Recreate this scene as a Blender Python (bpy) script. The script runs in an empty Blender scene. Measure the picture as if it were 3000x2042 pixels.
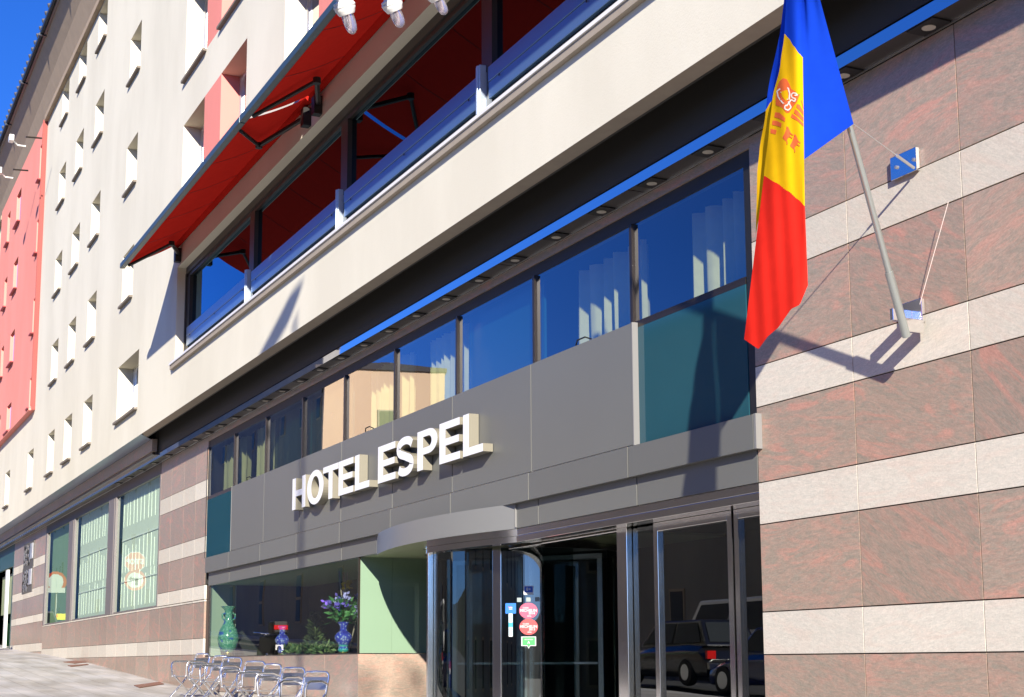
import bpy, math, random
from mathutils import Vector, Matrix
random.seed(7)
C = bpy.context.scene.collection
S = 1.5                      # model unit -> metres
# ------------------------------------------------------------------ camera geometry
F_, CX, CY = 4384.07, 1500.0, 1260.0
M = ((0.42771543, 0.90390148, -0.00465062), (-0.14053507, 0.06141534, -0.98816904), (-0.89292184, 0.42330872, 0.15329815))
def ray(px, py):
    c = (px-CX, py-CY, F_)
    return tuple(sum(M[i][j]*c[i] for i in range(3)) for j in range(3))
def at(px, py, Y):
    r = ray(px, py); k = Y/r[1]
    return (r[0]*k, Y, r[2]*k)
def atz(px, py, z):
    r = ray(px, py); k = z/r[2]
    return (r[0]*k, r[1]*k, z)
def atd(px, py, d):
    r = ray(px, py); n = math.sqrt(sum(a*a for a in r)); return tuple(a*d/n for a in r)
def proj0(p):
    c=[sum(M[i][j]*p[j] for j in range(3)) for i in range(3)]; return CX+F_*c[0]/c[2], CY+F_*c[1]/c[2]
KK = {1:(0,0,2.9025),2:(0,500,2.9025),3:(0,1000,2.9025),4:(0,1500,2.905),5:(700,0,2.9025),6:(500,500,2.9025),7:(500,1000,2.9025),8:(400,1500,2.5822),9:(1200,0,2.9025),10:(1200,500,2.9025),11:(1200,1000,2.9025),12:(1200,1500,2.905),13:(2100,0,2.5822),14:(2100,500,2.5822),15:(2100,1000,2.5822),16:(1800,1500,2.5822),17:(850,1180,3.5754),18:(2150,50,3.516),19:(400,1850,3.873),20:(1450,1680,6.33)}
def q(k, x, y):
    o = KK[k]; return (o[0]+x/o[2], o[1]+y/o[2])

# ------------------------------------------------------------------ mesh helper
class MB:
    def __init__(s): s.v=[]; s.f=[]; s.m=[]
    def add(s, vs, fs, m=0):
        n=len(s.v); s.v += [tuple(a) for a in vs]
        for f in fs: s.f.append(tuple(i+n for i in f)); s.m.append(m)
        return s
    def box(s, x0,x1,y0,y1,z0,z1,m=0):
        if x0>x1: x0,x1=x1,x0
        if y0>y1: y0,y1=y1,y0
        if z0>z1: z0,z1=z1,z0
        v=[(x0,y0,z0),(x1,y0,z0),(x1,y1,z0),(x0,y1,z0),(x0,y0,z1),(x1,y0,z1),(x1,y1,z1),(x0,y1,z1)]
        return s.add(v,[(0,3,2,1),(4,5,6,7),(0,1,5,4),(1,2,6,5),(2,3,7,6),(3,0,4,7)],m)
    def hexa(s, a, b, m=0):          # a, b: quads (4 pts) joined
        return s.add(list(a)+list(b),[(0,1,2,3),(7,6,5,4),(0,4,5,1),(1,5,6,2),(2,6,7,3),(3,7,4,0)],m)
    def prism(s, pts, off, m=0):     # planar polygon extruded by vector off
        n=len(pts); b=[tuple(p[i]+off[i] for i in range(3)) for p in pts]
        fs=[tuple(range(n)), tuple(range(2*n-1,n-1,-1))]
        for i in range(n): j=(i+1)%n; fs.append((i,i+n,j+n,j))
        return s.add(list(pts)+b, fs, m)
    def pxz(s, pts, y0, y1, m=0): return s.prism([(x,y0,z) for x,z in pts],(0,y1-y0,0),m)
    def strip(s, A, B, off, m=0, closed=False):   # ribbon between curves A,B extruded
        n=len(A); vs=list(A)+list(B)
        vs += [tuple(p[i]+off[i] for i in range(3)) for p in vs[:2*n]]
        fs=[]; r=range(n if closed else n-1)
        for i in r:
            j=(i+1)%n
            fs += [(i,j,n+j,n+i),(2*n+i,3*n+i,3*n+j,2*n+j),(i,2*n+i,2*n+j,j),(n+i,n+j,3*n+j,3*n+i)]
        if not closed: fs += [(0,n,3*n,2*n),(n-1,3*n-1,4*n-1,2*n-1)]
        return s.add(vs,fs,m)
    def tube(s, pts, r, n=8, m=0, cap=True):
        P=[Vector(p) for p in pts]; k=len(P); rs = r if isinstance(r,(list,tuple)) else [r]*k
        up=None; vs=[]
        for i in range(k):
            d=((P[i]-P[i-1]).normalized() if i else Vector((0,0,0))) + ((P[i+1]-P[i]).normalized() if i<k-1 else Vector((0,0,0)))
            if d.length<1e-6: d=Vector((0,0,1))
            d.normalize()
            if up is None:
                up = Vector((0,0,1)) if abs(d.z)<.9 else Vector((1,0,0))
            a=d.cross(up); 
            if a.length<1e-4: a=d.cross(Vector((0,1,0)))
            a.normalize(); b=a.cross(d).normalized(); up=b
            for j in range(n):
                t=2*math.pi*j/n; vs.append(tuple(P[i]+(a*math.cos(t)+b*math.sin(t))*rs[i]))
        fs=[]
        for i in range(k-1):
            for j in range(n):
                jj=(j+1)%n; fs.append((i*n+j,i*n+jj,(i+1)*n+jj,(i+1)*n+j))
        if cap: fs += [tuple(range(n-1,-1,-1)), tuple(range((k-1)*n,k*n))]
        return s.add(vs,fs,m)
    def lathe(s, prof, c, n=24, m=0, ax=None):
        pts=[]; R=Matrix.Identity(3)
        if ax is not None: R=Vector((0,0,1)).rotation_difference(Vector(ax)).to_matrix()
        for r,z in prof:
            for j in range(n):
                t=2*math.pi*j/n; p=R@Vector((r*math.cos(t),r*math.sin(t),z)); pts.append((c[0]+p.x,c[1]+p.y,c[2]+p.z))
        fs=[]
        for i in range(len(prof)-1):
            for j in range(n): jj=(j+1)%n; fs.append((i*n+j,i*n+jj,(i+1)*n+jj,(i+1)*n+j))
        fs += [tuple(range(n-1,-1,-1)), tuple(range((len(prof)-1)*n,len(prof)*n))]
        return s.add(pts,fs,m)
    def grid(s, fn, nu, nv, m=0):
        vs=[fn(i/nu,j/nv) for j in range(nv+1) for i in range(nu+1)]
        fs=[(j*(nu+1)+i,j*(nu+1)+i+1,(j+1)*(nu+1)+i+1,(j+1)*(nu+1)+i) for j in range(nv) for i in range(nu)]
        return s.add(vs,fs,m)
    def leaf(s, c, d, L, w, m=0):
        c=Vector(c); d=Vector(d).normalized(); a=d.cross(Vector((random.random()-.5,random.random()-.5,random.random()-.5)))
        if a.length<1e-3: a=Vector((1,0,0))
        a.normalize()
        return s.add([c, c+d*L*.5+a*w, c+d*L, c+d*L*.5-a*w],[(0,1,2,3)],m)
    def build(s, name, mats, parent=None, smooth=False, bevel=0, base=True):
        me=bpy.data.meshes.new(name)
        if not isinstance(mats,(list,tuple)): mats=[mats]
        V=[Vector(p)*S for p in s.v]
        o=bpy.data.objects.new(name, me); C.objects.link(o)
        org=Vector((0,0,0))
        if parent is not None:
            org=wloc(parent)
            o.parent=parent
        elif base and V:
            xs=[p.x for p in V]; ys=[p.y for p in V]; zs=[p.z for p in V]
            org=Vector(((min(xs)+max(xs))/2,(min(ys)+max(ys))/2,min(zs))); o.location=org
        me.from_pydata([tuple(p-org) for p in V],[],s.f)
        for mt in mats: me.materials.append(mt)
        for i,p in enumerate(me.polygons):
            p.material_index=s.m[i]; p.use_smooth=smooth
        me.validate(); me.update()
        if smooth=='auto' or smooth:
            try: me.set_sharp_from_angle(angle=math.radians(40))
            except Exception: pass
        if bevel:
            b=o.modifiers.new('bevel','BEVEL'); b.width=bevel*S; b.segments=2; b.limit_method='ANGLE'
        return o
def wloc(o):
    l=Vector(o.location); p=o.parent
    while p is not None: l += Vector(p.location); p=p.parent
    return l
def tag(o, label=None, cat=None, group=None, kind=None):
    if label: o['label']=label
    if cat: o['category']=cat
    if group: o['group']=group
    if kind: o['kind']=kind
    return o
def thing(name, label, cat, loc=(0,0,0), group=None):
    o=bpy.data.objects.new(name,None); C.objects.link(o); o.location=Vector(loc)*S; o.empty_display_size=.2
    return tag(o,label,cat,group)
def dup(root, loc, rotz, label, scale=1):
    r=root.copy(); C.objects.link(r); r.location=Vector(loc)*S; r.rotation_euler=(0,0,rotz); r['label']=label; r.scale=(scale,)*3
    for ch in root.children:
        c=ch.copy(); C.objects.link(c); c.parent=r
        for g in ch.children:
            d=g.copy(); C.objects.link(d); d.parent=c
    return r

# ------------------------------------------------------------------ materials
def mat(name, col, rough=.6, metal=0, spec=.5, noise=None, bump=None, coat=0, alpha=1, trans=0):
    m=bpy.data.materials.new(name); m.use_nodes=True; nt=m.node_tree; b=nt.nodes['Principled BSDF']
    b.inputs['Base Color'].default_value=(*col,1); b.inputs['Roughness'].default_value=rough; b.inputs['Metallic'].default_value=metal
    b.inputs['Specular IOR Level'].default_value=spec; b.inputs['Coat Weight'].default_value=coat
    if trans: b.inputs['Transmission Weight'].default_value=trans
    if noise:   # (scale, amount, second colour)
        tc=nt.nodes.new('ShaderNodeTexCoord'); nz=nt.nodes.new('ShaderNodeTexNoise'); nz.inputs['Scale'].default_value=noise[0]; nz.inputs['Detail'].default_value=6
        mx=nt.nodes.new('ShaderNodeMix'); mx.data_type='RGBA'; mx.inputs['A'].default_value=(*col,1); mx.inputs['B'].default_value=(*noise[2],1)
        mr=nt.nodes.new('ShaderNodeMapRange'); mr.inputs['From Min'].default_value=.35; mr.inputs['From Max'].default_value=.7; mr.inputs['To Max'].default_value=noise[1]
        nt.links.new(tc.outputs['Object'],nz.inputs['Vector']); nt.links.new(nz.outputs['Fac'],mr.inputs['Value']); nt.links.new(mr.outputs['Result'],mx.inputs['Factor']); nt.links.new(mx.outputs['Result'],b.inputs['Base Color'])
    if bump:
        tc=nt.nodes.new('ShaderNodeTexCoord'); nz=nt.nodes.new('ShaderNodeTexNoise'); nz.inputs['Scale'].default_value=bump[0]; nz.inputs['Detail'].default_value=5
        bp=nt.nodes.new('ShaderNodeBump'); bp.inputs['Strength'].default_value=bump[1]; bp.inputs['Distance'].default_value=.01
        nt.links.new(tc.outputs['Object'],nz.inputs['Vector']); nt.links.new(nz.outputs['Fac'],bp.inputs['Height']); nt.links.new(bp.outputs['Normal'],b.inputs['Normal'])
    return m
def plaster(name, c1, c2, c3):
    m=bpy.data.materials.new(name); m.use_nodes=True; nt=m.node_tree; N=nt.nodes; L=nt.links; b=N['Principled BSDF']
    b.inputs['Roughness'].default_value=.9; b.inputs['Specular IOR Level'].default_value=.2
    tc=N.new('ShaderNodeTexCoord')
    mp=N.new('ShaderNodeMapping'); mp.inputs['Scale'].default_value=(.35,.35,.16); L.new(tc.outputs['Object'],mp.inputs['Vector'])
    n1=N.new('ShaderNodeTexNoise'); n1.inputs['Scale'].default_value=1.3; n1.inputs['Detail'].default_value=8; n1.inputs['Roughness'].default_value=.6; L.new(mp.outputs['Vector'],n1.inputs['Vector'])
    r1=N.new('ShaderNodeValToRGB'); r1.color_ramp.elements[0].position=.38; r1.color_ramp.elements[0].color=(*c2,1); r1.color_ramp.elements[1].position=.62; r1.color_ramp.elements[1].color=(*c1,1); L.new(n1.outputs['Fac'],r1.inputs['Fac'])
    n2=N.new('ShaderNodeTexNoise'); n2.inputs['Scale'].default_value=55; n2.inputs['Detail'].default_value=3; L.new(tc.outputs['Object'],n2.inputs['Vector'])
    r2=N.new('ShaderNodeMapRange'); r2.inputs['From Min'].default_value=.62; r2.inputs['From Max'].default_value=.78; r2.inputs['To Max'].default_value=.35; L.new(n2.outputs['Fac'],r2.inputs['Value'])
    mx=N.new('ShaderNodeMix'); mx.data_type='RGBA'; L.new(r2.outputs['Result'],mx.inputs['Factor']); L.new(r1.outputs['Color'],mx.inputs['A']); mx.inputs['B'].default_value=(*c3,1); L.new(mx.outputs['Result'],b.inputs['Base Color'])
    bp=N.new('ShaderNodeBump'); bp.inputs['Strength'].default_value=.25; bp.inputs['Distance'].default_value=.006; L.new(n2.outputs['Fac'],bp.inputs['Height']); L.new(bp.outputs['Normal'],b.inputs['Normal'])
    return m
def granite(name, base, grey, red, rough, red_amt, speck):
    m=bpy.data.materials.new(name); m.use_nodes=True; nt=m.node_tree; N=nt.nodes; L=nt.links; b=N['Principled BSDF']
    b.inputs['Roughness'].default_value=rough
    tc=N.new('ShaderNodeTexCoord'); ge=N.new('ShaderNodeNewGeometry')
    off=N.new('ShaderNodeVectorMath'); off.operation='SCALE'; off.inputs[0].default_value=(37,11,23); L.new(ge.outputs['Random Per Island'],off.inputs['Scale'])
    ad=N.new('ShaderNodeVectorMath'); L.new(tc.outputs['Object'],ad.inputs[0]); L.new(off.outputs[0],ad.inputs[1])
    # foliation turns a little from slab to slab
    ang=N.new('ShaderNodeMapRange'); ang.inputs['To Min'].default_value=-.7; ang.inputs['To Max'].default_value=.25; L.new(ge.outputs['Random Per Island'],ang.inputs['Value'])
    cv=N.new('ShaderNodeCombineXYZ'); L.new(ang.outputs['Result'],cv.inputs['Y'])
    mp=N.new('ShaderNodeMapping'); L.new(ad.outputs[0],mp.inputs['Vector']); L.new(cv.outputs[0],mp.inputs['Rotation'])
    mp2=N.new('ShaderNodeMapping'); mp2.inputs['Scale'].default_value=(1.0,1.0,4.2); L.new(mp.outputs['Vector'],mp2.inputs['Vector'])
    def nz(scale,det,dist,vec,ro=.6):
        n=N.new('ShaderNodeTexNoise'); n.inputs['Scale'].default_value=scale; n.inputs['Detail'].default_value=det; n.inputs['Distortion'].default_value=dist; n.inputs['Roughness'].default_value=ro; L.new(vec,n.inputs['Vector']); return n
    v=nz(1.25,13,1.6,mp2.outputs['Vector'],.66); w=nz(4.2,12,2.2,mp2.outputs['Vector'],.72); big=nz(.5,4,.8,mp2.outputs['Vector']); fi=nz(14,8,1.2,mp2.outputs['Vector'],.7); sp=nz(60,4,0,tc.outputs['Object'])
    r1=N.new('ShaderNodeValToRGB'); e=r1.color_ramp.elements; e[0].position=.42; e[0].color=(*grey,1); e[1].position=.57; e[1].color=(*base,1); L.new(w.outputs['Fac'],r1.inputs['Fac'])
    m1=N.new('ShaderNodeMapRange'); m1.inputs['From Min'].default_value=.49; m1.inputs['From Max'].default_value=.60; m1.inputs['To Max'].default_value=red_amt; L.new(v.outputs['Fac'],m1.inputs['Value'])
    m2=N.new('ShaderNodeMapRange'); m2.inputs['From Min'].default_value=.36; m2.inputs['From Max'].default_value=.6; m2.inputs['To Min'].default_value=.12; L.new(big.outputs['Fac'],m2.inputs['Value'])
    mm=N.new('ShaderNodeMath'); mm.operation='MULTIPLY'; L.new(m1.outputs['Result'],mm.inputs[0]); L.new(m2.outputs['Result'],mm.inputs[1])
    mx=N.new('ShaderNodeMix'); mx.data_type='RGBA'; L.new(mm.outputs[0],mx.inputs['Factor']); L.new(r1.outputs['Color'],mx.inputs['A']); mx.inputs['B'].default_value=(*red,1)
    sr=N.new('ShaderNodeMapRange'); sr.inputs['From Min'].default_value=.3; sr.inputs['From Max'].default_value=.7; sr.inputs['To Min'].default_value=1-speck; sr.inputs['To Max'].default_value=1+speck; L.new(sp.outputs['Fac'],sr.inputs['Value'])
    iv=N.new('ShaderNodeMapRange'); iv.inputs['To Min'].default_value=.9; iv.inputs['To Max'].default_value=1.08; L.new(ge.outputs['Random Per Island'],iv.inputs['Value'])
    ml=N.new('ShaderNodeMath'); ml.operation='MULTIPLY'; fr_=N.new('ShaderNodeMapRange'); fr_.inputs['From Min'].default_value=.38; fr_.inputs['From Max'].default_value=.62; fr_.inputs['To Min'].default_value=1-speck*1.3; fr_.inputs['To Max'].default_value=1+speck*1.3; L.new(fi.outputs['Fac'],fr_.inputs['Value'])
    m0=N.new('ShaderNodeMath'); m0.operation='MULTIPLY'; L.new(fr_.outputs['Result'],m0.inputs[0]); L.new(sr.outputs['Result'],m0.inputs[1]); L.new(m0.outputs[0],ml.inputs[0]); L.new(iv.outputs['Result'],ml.inputs[1])
    vm=N.new('ShaderNodeVectorMath'); vm.operation='SCALE'; L.new(mx.outputs['Result'],vm.inputs[0]); L.new(ml.outputs[0],vm.inputs['Scale']); L.new(vm.outputs[0],b.inputs['Base Color'])
    return m
def glass(name, tint, refl, gloss_col=(1,1,1), rough=0.0, boost=0.0):
    m=bpy.data.materials.new(name); m.use_nodes=True; nt=m.node_tree; N=nt.nodes; L=nt.links; N.clear()
    out=N.new('ShaderNodeOutputMaterial'); tr=N.new('ShaderNodeBsdfTransparent'); tr.inputs['Color'].default_value=(*tint,1)
    gl=N.new('ShaderNodeBsdfGlossy'); gl.inputs['Roughness'].default_value=rough; gl.inputs['Color'].default_value=(*gloss_col,1)
    # two-sided Schlick reflectance (panes are single sheets)
    ge=N.new('ShaderNodeNewGeometry'); dt=N.new('ShaderNodeVectorMath'); dt.operation='DOT_PRODUCT'; L.new(ge.outputs['Incoming'],dt.inputs[0]); L.new(ge.outputs['Normal'],dt.inputs[1])
    ab=N.new('ShaderNodeMath'); ab.operation='ABSOLUTE'; L.new(dt.outputs['Value'],ab.inputs[0])
    om=N.new('ShaderNodeMath'); om.operation='SUBTRACT'; om.inputs[0].default_value=1; L.new(ab.outputs[0],om.inputs[1])
    pw=N.new('ShaderNodeMath'); pw.operation='POWER'; pw.inputs[1].default_value=5; L.new(om.outputs[0],pw.inputs[0])
    lw=N.new('ShaderNodeMath'); lw.operation='MULTIPLY_ADD'; lw.inputs[1].default_value=.95; lw.inputs[2].default_value=.045; L.new(pw.outputs[0],lw.inputs[0])
    ma=N.new('ShaderNodeMath'); ma.operation='MULTIPLY_ADD'; ma.inputs[1].default_value=refl; ma.inputs[2].default_value=boost; ma.use_clamp=True
    mx=N.new('ShaderNodeMixShader'); L.new(lw.outputs[0],ma.inputs[0]); L.new(ma.outputs[0],mx.inputs['Fac']); L.new(tr.outputs[0],mx.inputs[1]); L.new(gl.outputs[0],mx.inputs[2]); L.new(mx.outputs[0],out.inputs['Surface'])
    tc=N.new('ShaderNodeTexCoord'); nz=N.new('ShaderNodeTexNoise'); nz.inputs['Scale'].default_value=.55; nz.inputs['Detail'].default_value=1
    bp=N.new('ShaderNodeBump'); bp.inputs['Strength'].default_value=.12; bp.inputs['Distance'].default_value=.02; L.new(tc.outputs['Object'],nz.inputs['Vector']); L.new(nz.outputs['Fac'],bp.inputs['Height']); L.new(bp.outputs['Normal'],gl.inputs['Normal'])
    return m
def cloth(name, col, rough=.8, transl=.35):
    m=bpy.data.materials.new(name); m.use_nodes=True; nt=m.node_tree; N=nt.nodes; L=nt.links; N.clear()
    out=N.new('ShaderNodeOutputMaterial'); d=N.new('ShaderNodeBsdfDiffuse'); t=N.new('ShaderNodeBsdfTranslucent'); mx=N.new('ShaderNodeMixShader')
    tc=N.new('ShaderNodeTexCoord'); nz=N.new('ShaderNodeTexNoise'); nz.inputs['Scale'].default_value=9; nz.inputs['Detail'].default_value=5; L.new(tc.outputs['Object'],nz.inputs['Vector'])
    mr=N.new('ShaderNodeMapRange'); mr.inputs['To Min'].default_value=.88; mr.inputs['To Max'].default_value=1.1; L.new(nz.outputs['Fac'],mr.inputs['Value'])
    vm=N.new('ShaderNodeVectorMath'); vm.operation='SCALE'; vm.inputs[0].default_value=col; L.new(mr.outputs['Result'],vm.inputs['Scale'])
    L.new(vm.outputs[0],d.inputs['Color']); L.new(vm.outputs[0],t.inputs['Color']); mx.inputs['Fac'].default_value=transl
    L.new(d.outputs[0],mx.inputs[1]); L.new(t.outputs[0],mx.inputs[2]); L.new(mx.outputs[0],out.inputs['Surface']); return m

CREAM=plaster('cream_plaster',(.77,.735,.615),(.70,.665,.55),(.56,.53,.43))
RED=plaster('salmon_plaster',(.85,.32,.27),(.81,.295,.245),(.70,.24,.19))
PINK=plaster('rose_plaster',(.80,.28,.24),(.74,.26,.22),(.66,.2,.18))
ORANGE=plaster('orange_plaster',(.72,.36,.17),(.66,.33,.16),(.55,.27,.14))
BEIGE=plaster('beige_plaster',(.88,.62,.38),(.84,.58,.36),(.75,.5,.3))
DSTONE=granite('brown_granite',(.385,.28,.222),(.295,.255,.205),(.525,.27,.21),.32,.8,.10)
LSTONE=granite('pale_granite',(.62,.575,.50),(.57,.545,.475),(.63,.51,.43),.8,.4,.07)
JOINT=mat('joint_mastic',(.05,.035,.03),.9)
SOFF=mat('eave_board',(.40,.31,.22),.8,noise=(3,.5,(.32,.25,.18)))
EDGE=mat('plaster_underside',(.36,.31,.25),.85,noise=(6,.4,(.28,.24,.2)))
GUT=mat('gutter_metal',(.05,.06,.08),.35,.6)
TILE=mat('roof_tile',(.09,.09,.10),.8)
DARKM=mat('dark_bronze_metal',(.035,.028,.024),.35,.4)
BLACK=mat('black_paint',(.012,.012,.012),.5)
CAV=mat('shaded_cavity_lining',(.035,.033,.028),.6)  # darkness of the open recess put into the lining colour
SOFF2=mat('dark_soffit_metal',(.06,.055,.05),.35,.3)
MIRM=mat('polished_fascia_metal',(.78,.80,.84),.015,1)
PANEL=mat('grey_composite_panel',(.155,.16,.15),.40,.06,noise=(.5,.4,(.14,.14,.13)))
PANELL=mat('light_grey_panel',(.21,.215,.215),.35,.03)
TRIM=mat('grey_edge_trim',(.20,.20,.20),.5)
LITPOST=mat('sunlit_post_tone',(.42,.50,.62),.35,.3)  # sunlight on the posts' lower part put into this pale colour
CHROME=mat('polished_steel',(.88,.86,.84),.13,1)
ALU=mat('brushed_aluminium',(.72,.73,.75),.3,.9)
ALU2=mat('bright_aluminium',(.85,.86,.88),.2,.95)
SHEET=mat('dull_aluminium_sheet',(.42,.44,.50),.28,.9)
RAIL=mat('sky_tinted_rail',(.15,.27,.46),.28,.6)  # grey metal; blue of the mirrored sky put into its colour
WHITEM=mat('white_metal',(.85,.85,.83),.35)
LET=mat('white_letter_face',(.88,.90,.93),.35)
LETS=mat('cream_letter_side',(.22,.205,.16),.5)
GL_UP=glass('tinted_upper_glass',(.70,.73,.60),1.7,(.85,.9,1.0),0,.14)
GL_BAY=glass('dark_bay_glass',(.06,.06,.07),1.2,(.42,.74,.97),0,.14)
GL_LOW=glass('clear_shop_glass',(.80,.93,.85),1.6,(1,1,1))
GL_DOOR=glass('dark_door_glass',(.30,.38,.38),2.0,(.95,1,1),0,.09)
GL_GREEN=glass('green_shop_glass',(.93,1.0,.94),.8,(.85,1,.92),0,.02)
GL_SM=glass('window_glass',(.3,.33,.36),2.2,(1,1,1),0,.1)
TEAL=mat('teal_spandrel_glass',(.020,.085,.115),.06,0,.3,noise=(.7,.5,(.014,.065,.095)))
BLUEP=mat('sky_tinted_spandrel',(.015,.10,.22),.2,0,.5)  # teal spandrel again, with the mirrored sky's blue put into the colour
CURT=cloth('pale_green_curtain',(.74,.78,.58),.8,.2)
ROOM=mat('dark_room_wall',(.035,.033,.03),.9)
PEDGE=mat('dark_red_edge',(.30,.06,.05),.6)
MINT=mat('mint_wall',(.39,.43,.36),.3,noise=(1.5,.3,(.35,.39,.33)))
BLIND=cloth('pale_mint_blind',(.72,.80,.68),.8,.1)
BLINDD=cloth('deep_green_blind',(.24,.36,.22),.8,.1)
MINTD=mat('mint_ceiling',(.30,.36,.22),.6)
AWN=cloth('red_awning_canvas',(.50,.022,.015),.8,.10)
FB=cloth('flag_blue',(.01,.06,.60),.7,.3); FY=cloth('flag_yellow',(.85,.50,.01),.7,.3); FR=cloth('flag_red',(.80,.03,.02),.7,.3)
FEM=cloth('flag_emblem_red',(.78,.16,.05),.7,.2); FEW=cloth('flag_emblem_white',(.85,.80,.72),.7,.2)
PAVE=mat('pavement',(.36,.36,.37),.85)
ROADM=mat('asphalt',(.06,.06,.062),.9,noise=(8,.5,(.045,.045,.047)),bump=(90,.5))
BROWN=mat('mottled_brown',(.20,.10,.07),.7,noise=(12,.6,(.28,.14,.09)))
# panels differ a little in tone from piece to piece
def vary(m,lo,hi):
    nt=m.node_tree; b=nt.nodes['Principled BSDF']; ge=nt.nodes.new('ShaderNodeNewGeometry'); mr=nt.nodes.new('ShaderNodeMapRange'); mr.inputs['To Min'].default_value=lo; mr.inputs['To Max'].default_value=hi
    vm=nt.nodes.new('ShaderNodeVectorMath'); vm.operation='SCALE'; src=b.inputs['Base Color'].links[0].from_socket
    nt.links.new(ge.outputs['Random Per Island'],mr.inputs['Value']); nt.links.new(src,vm.inputs[0]); nt.links.new(mr.outputs['Result'],vm.inputs['Scale']); nt.links.new(vm.outputs[0],b.inputs['Base Color'])
vary(PANEL,.90,1.08)
# paving slabs
def pave():
    m=PAVE; nt=m.node_tree; N=nt.nodes; L=nt.links; b=N['Principled BSDF']
    tc=N.new('ShaderNodeTexCoord'); br=N.new('ShaderNodeTexBrick'); br.inputs['Scale'].default_value=1.0; br.inputs['Color1'].default_value=(.43,.425,.42,1); br.inputs['Color2'].default_value=(.49,.47,.44,1); br.inputs['Mortar'].default_value=(.3,.28,.25,1)
    br.inputs['Mortar Size'].default_value=.008; br.inputs['Brick Width'].default_value=.9; br.inputs['Row Height'].default_value=.45
    L.new(tc.outputs['Object'],br.inputs['Vector'])
    nz=N.new('ShaderNodeTexNoise'); nz.inputs['Scale'].default_value=1.1; nz.inputs['Detail'].default_value=9; mp=N.new('ShaderNodeMapping'); mp.inputs['Scale'].default_value=(.4,1.6,1); L.new(tc.outputs['Object'],mp.inputs['Vector']); L.new(mp.outputs[0],nz.inputs['Vector'])
    mx=N.new('ShaderNodeMix'); mx.data_type='RGBA'; mx.blend_type='MULTIPLY'; mr=N.new('ShaderNodeValToRGB'); mr.color_ramp.elements[0].color=(.72,.70,.66,1); mr.color_ramp.elements[1].color=(1.1,1.1,1.12,1); mr.color_ramp.elements[0].position=.35; mr.color_ramp.elements[1].position=.65
    L.new(nz.outputs['Fac'],mr.inputs['Fac']); mx.inputs['Factor'].default_value=1; L.new(br.outputs['Color'],mx.inputs['A']); L.new(mr.outputs['Color'],mx.inputs['B']); L.new(mx.outputs['Result'],b.inputs['Base Color'])
pave()

# ------------------------------------------------------------------ terrain
GP=[(-300,5.5),(-90,2.2),(-42.2,.414),(-36,.237),(-30,.026),(-23.5,-.281),(-21,-.37),(-18,-.475),(-10,-.85),(0,-1.18),(12,-1.45),(40,-1.8),(300,-3)]
def gz(x):
    for (a,za),(b,zb) in zip(GP,GP[1:]):
        if x<=b or b==300: return za+(zb-za)*(x-a)/(b-a)
XS=sorted(set([g[0] for g in GP]+[-200,-150,-120,-70,-55,-50,-46]+[x for x in range(-44,20,2)]+[25,60,100,180]))
def sheet(name, y0, y1, dz, m, thick=0, kind='structure', xs=XS):
    b=MB()
    for x0,x1 in zip(xs,xs[1:]):
        b.add([(x0,y0,gz(x0)+dz),(x1,y0,gz(x1)+dz),(x1,y1,gz(x1)+dz),(x0,y1,gz(x0)+dz)],[(0,1,2,3)])
        if thick:
            b.add([(x0,y0,gz(x0)+dz-thick),(x1,y0,gz(x1)+dz-thick),(x1,y0,gz(x1)+dz),(x0,y0,gz(x0)+dz)],[(0,1,2,3)])
            b.add([(x0,y1,gz(x0)+dz-thick),(x1,y1,gz(x1)+dz-thick),(x1,y1,gz(x1)+dz),(x0,y1,gz(x0)+dz)],[(3,2,1,0)])
    return tag(b.build(name,m,base=False),kind=kind)
DIRT=mat('ground_earth',(.16,.15,.12),.95,noise=(.4,.6,(.10,.12,.06)))
sheet('ground',-300,300,-.16,DIRT)
sheet('road',-5.6,-1.0,-.08,ROADM)
sheet('pavement',-1.0,5.4,0,PAVE,.14)
sheet('opposite_pavement',-8.0,-5.6,0,PAVE,.14)
# low hills far off
hb=MB(); n=64
for k in range(n):
    a0=2*math.pi*k/n; a1=2*math.pi*(k+1)/n
    def hp(a,r,h): return (r*math.cos(a),r*math.sin(a),h)
    h0=10+5*math.sin(3*a0+1)+3*math.sin(7*a0); h1=10+5*math.sin(3*a1+1)+3*math.sin(7*a1)
    hb.add([hp(a0,250,-3),hp(a1,250,-3),hp(a1,290,h1),hp(a0,290,h0)],[(0,1,2,3)])
tag(hb.build('hills',mat('hill_scrub',(.09,.10,.06),.95,noise=(.02,.7,(.13,.12,.08))),base=False),kind='structure')

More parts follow.
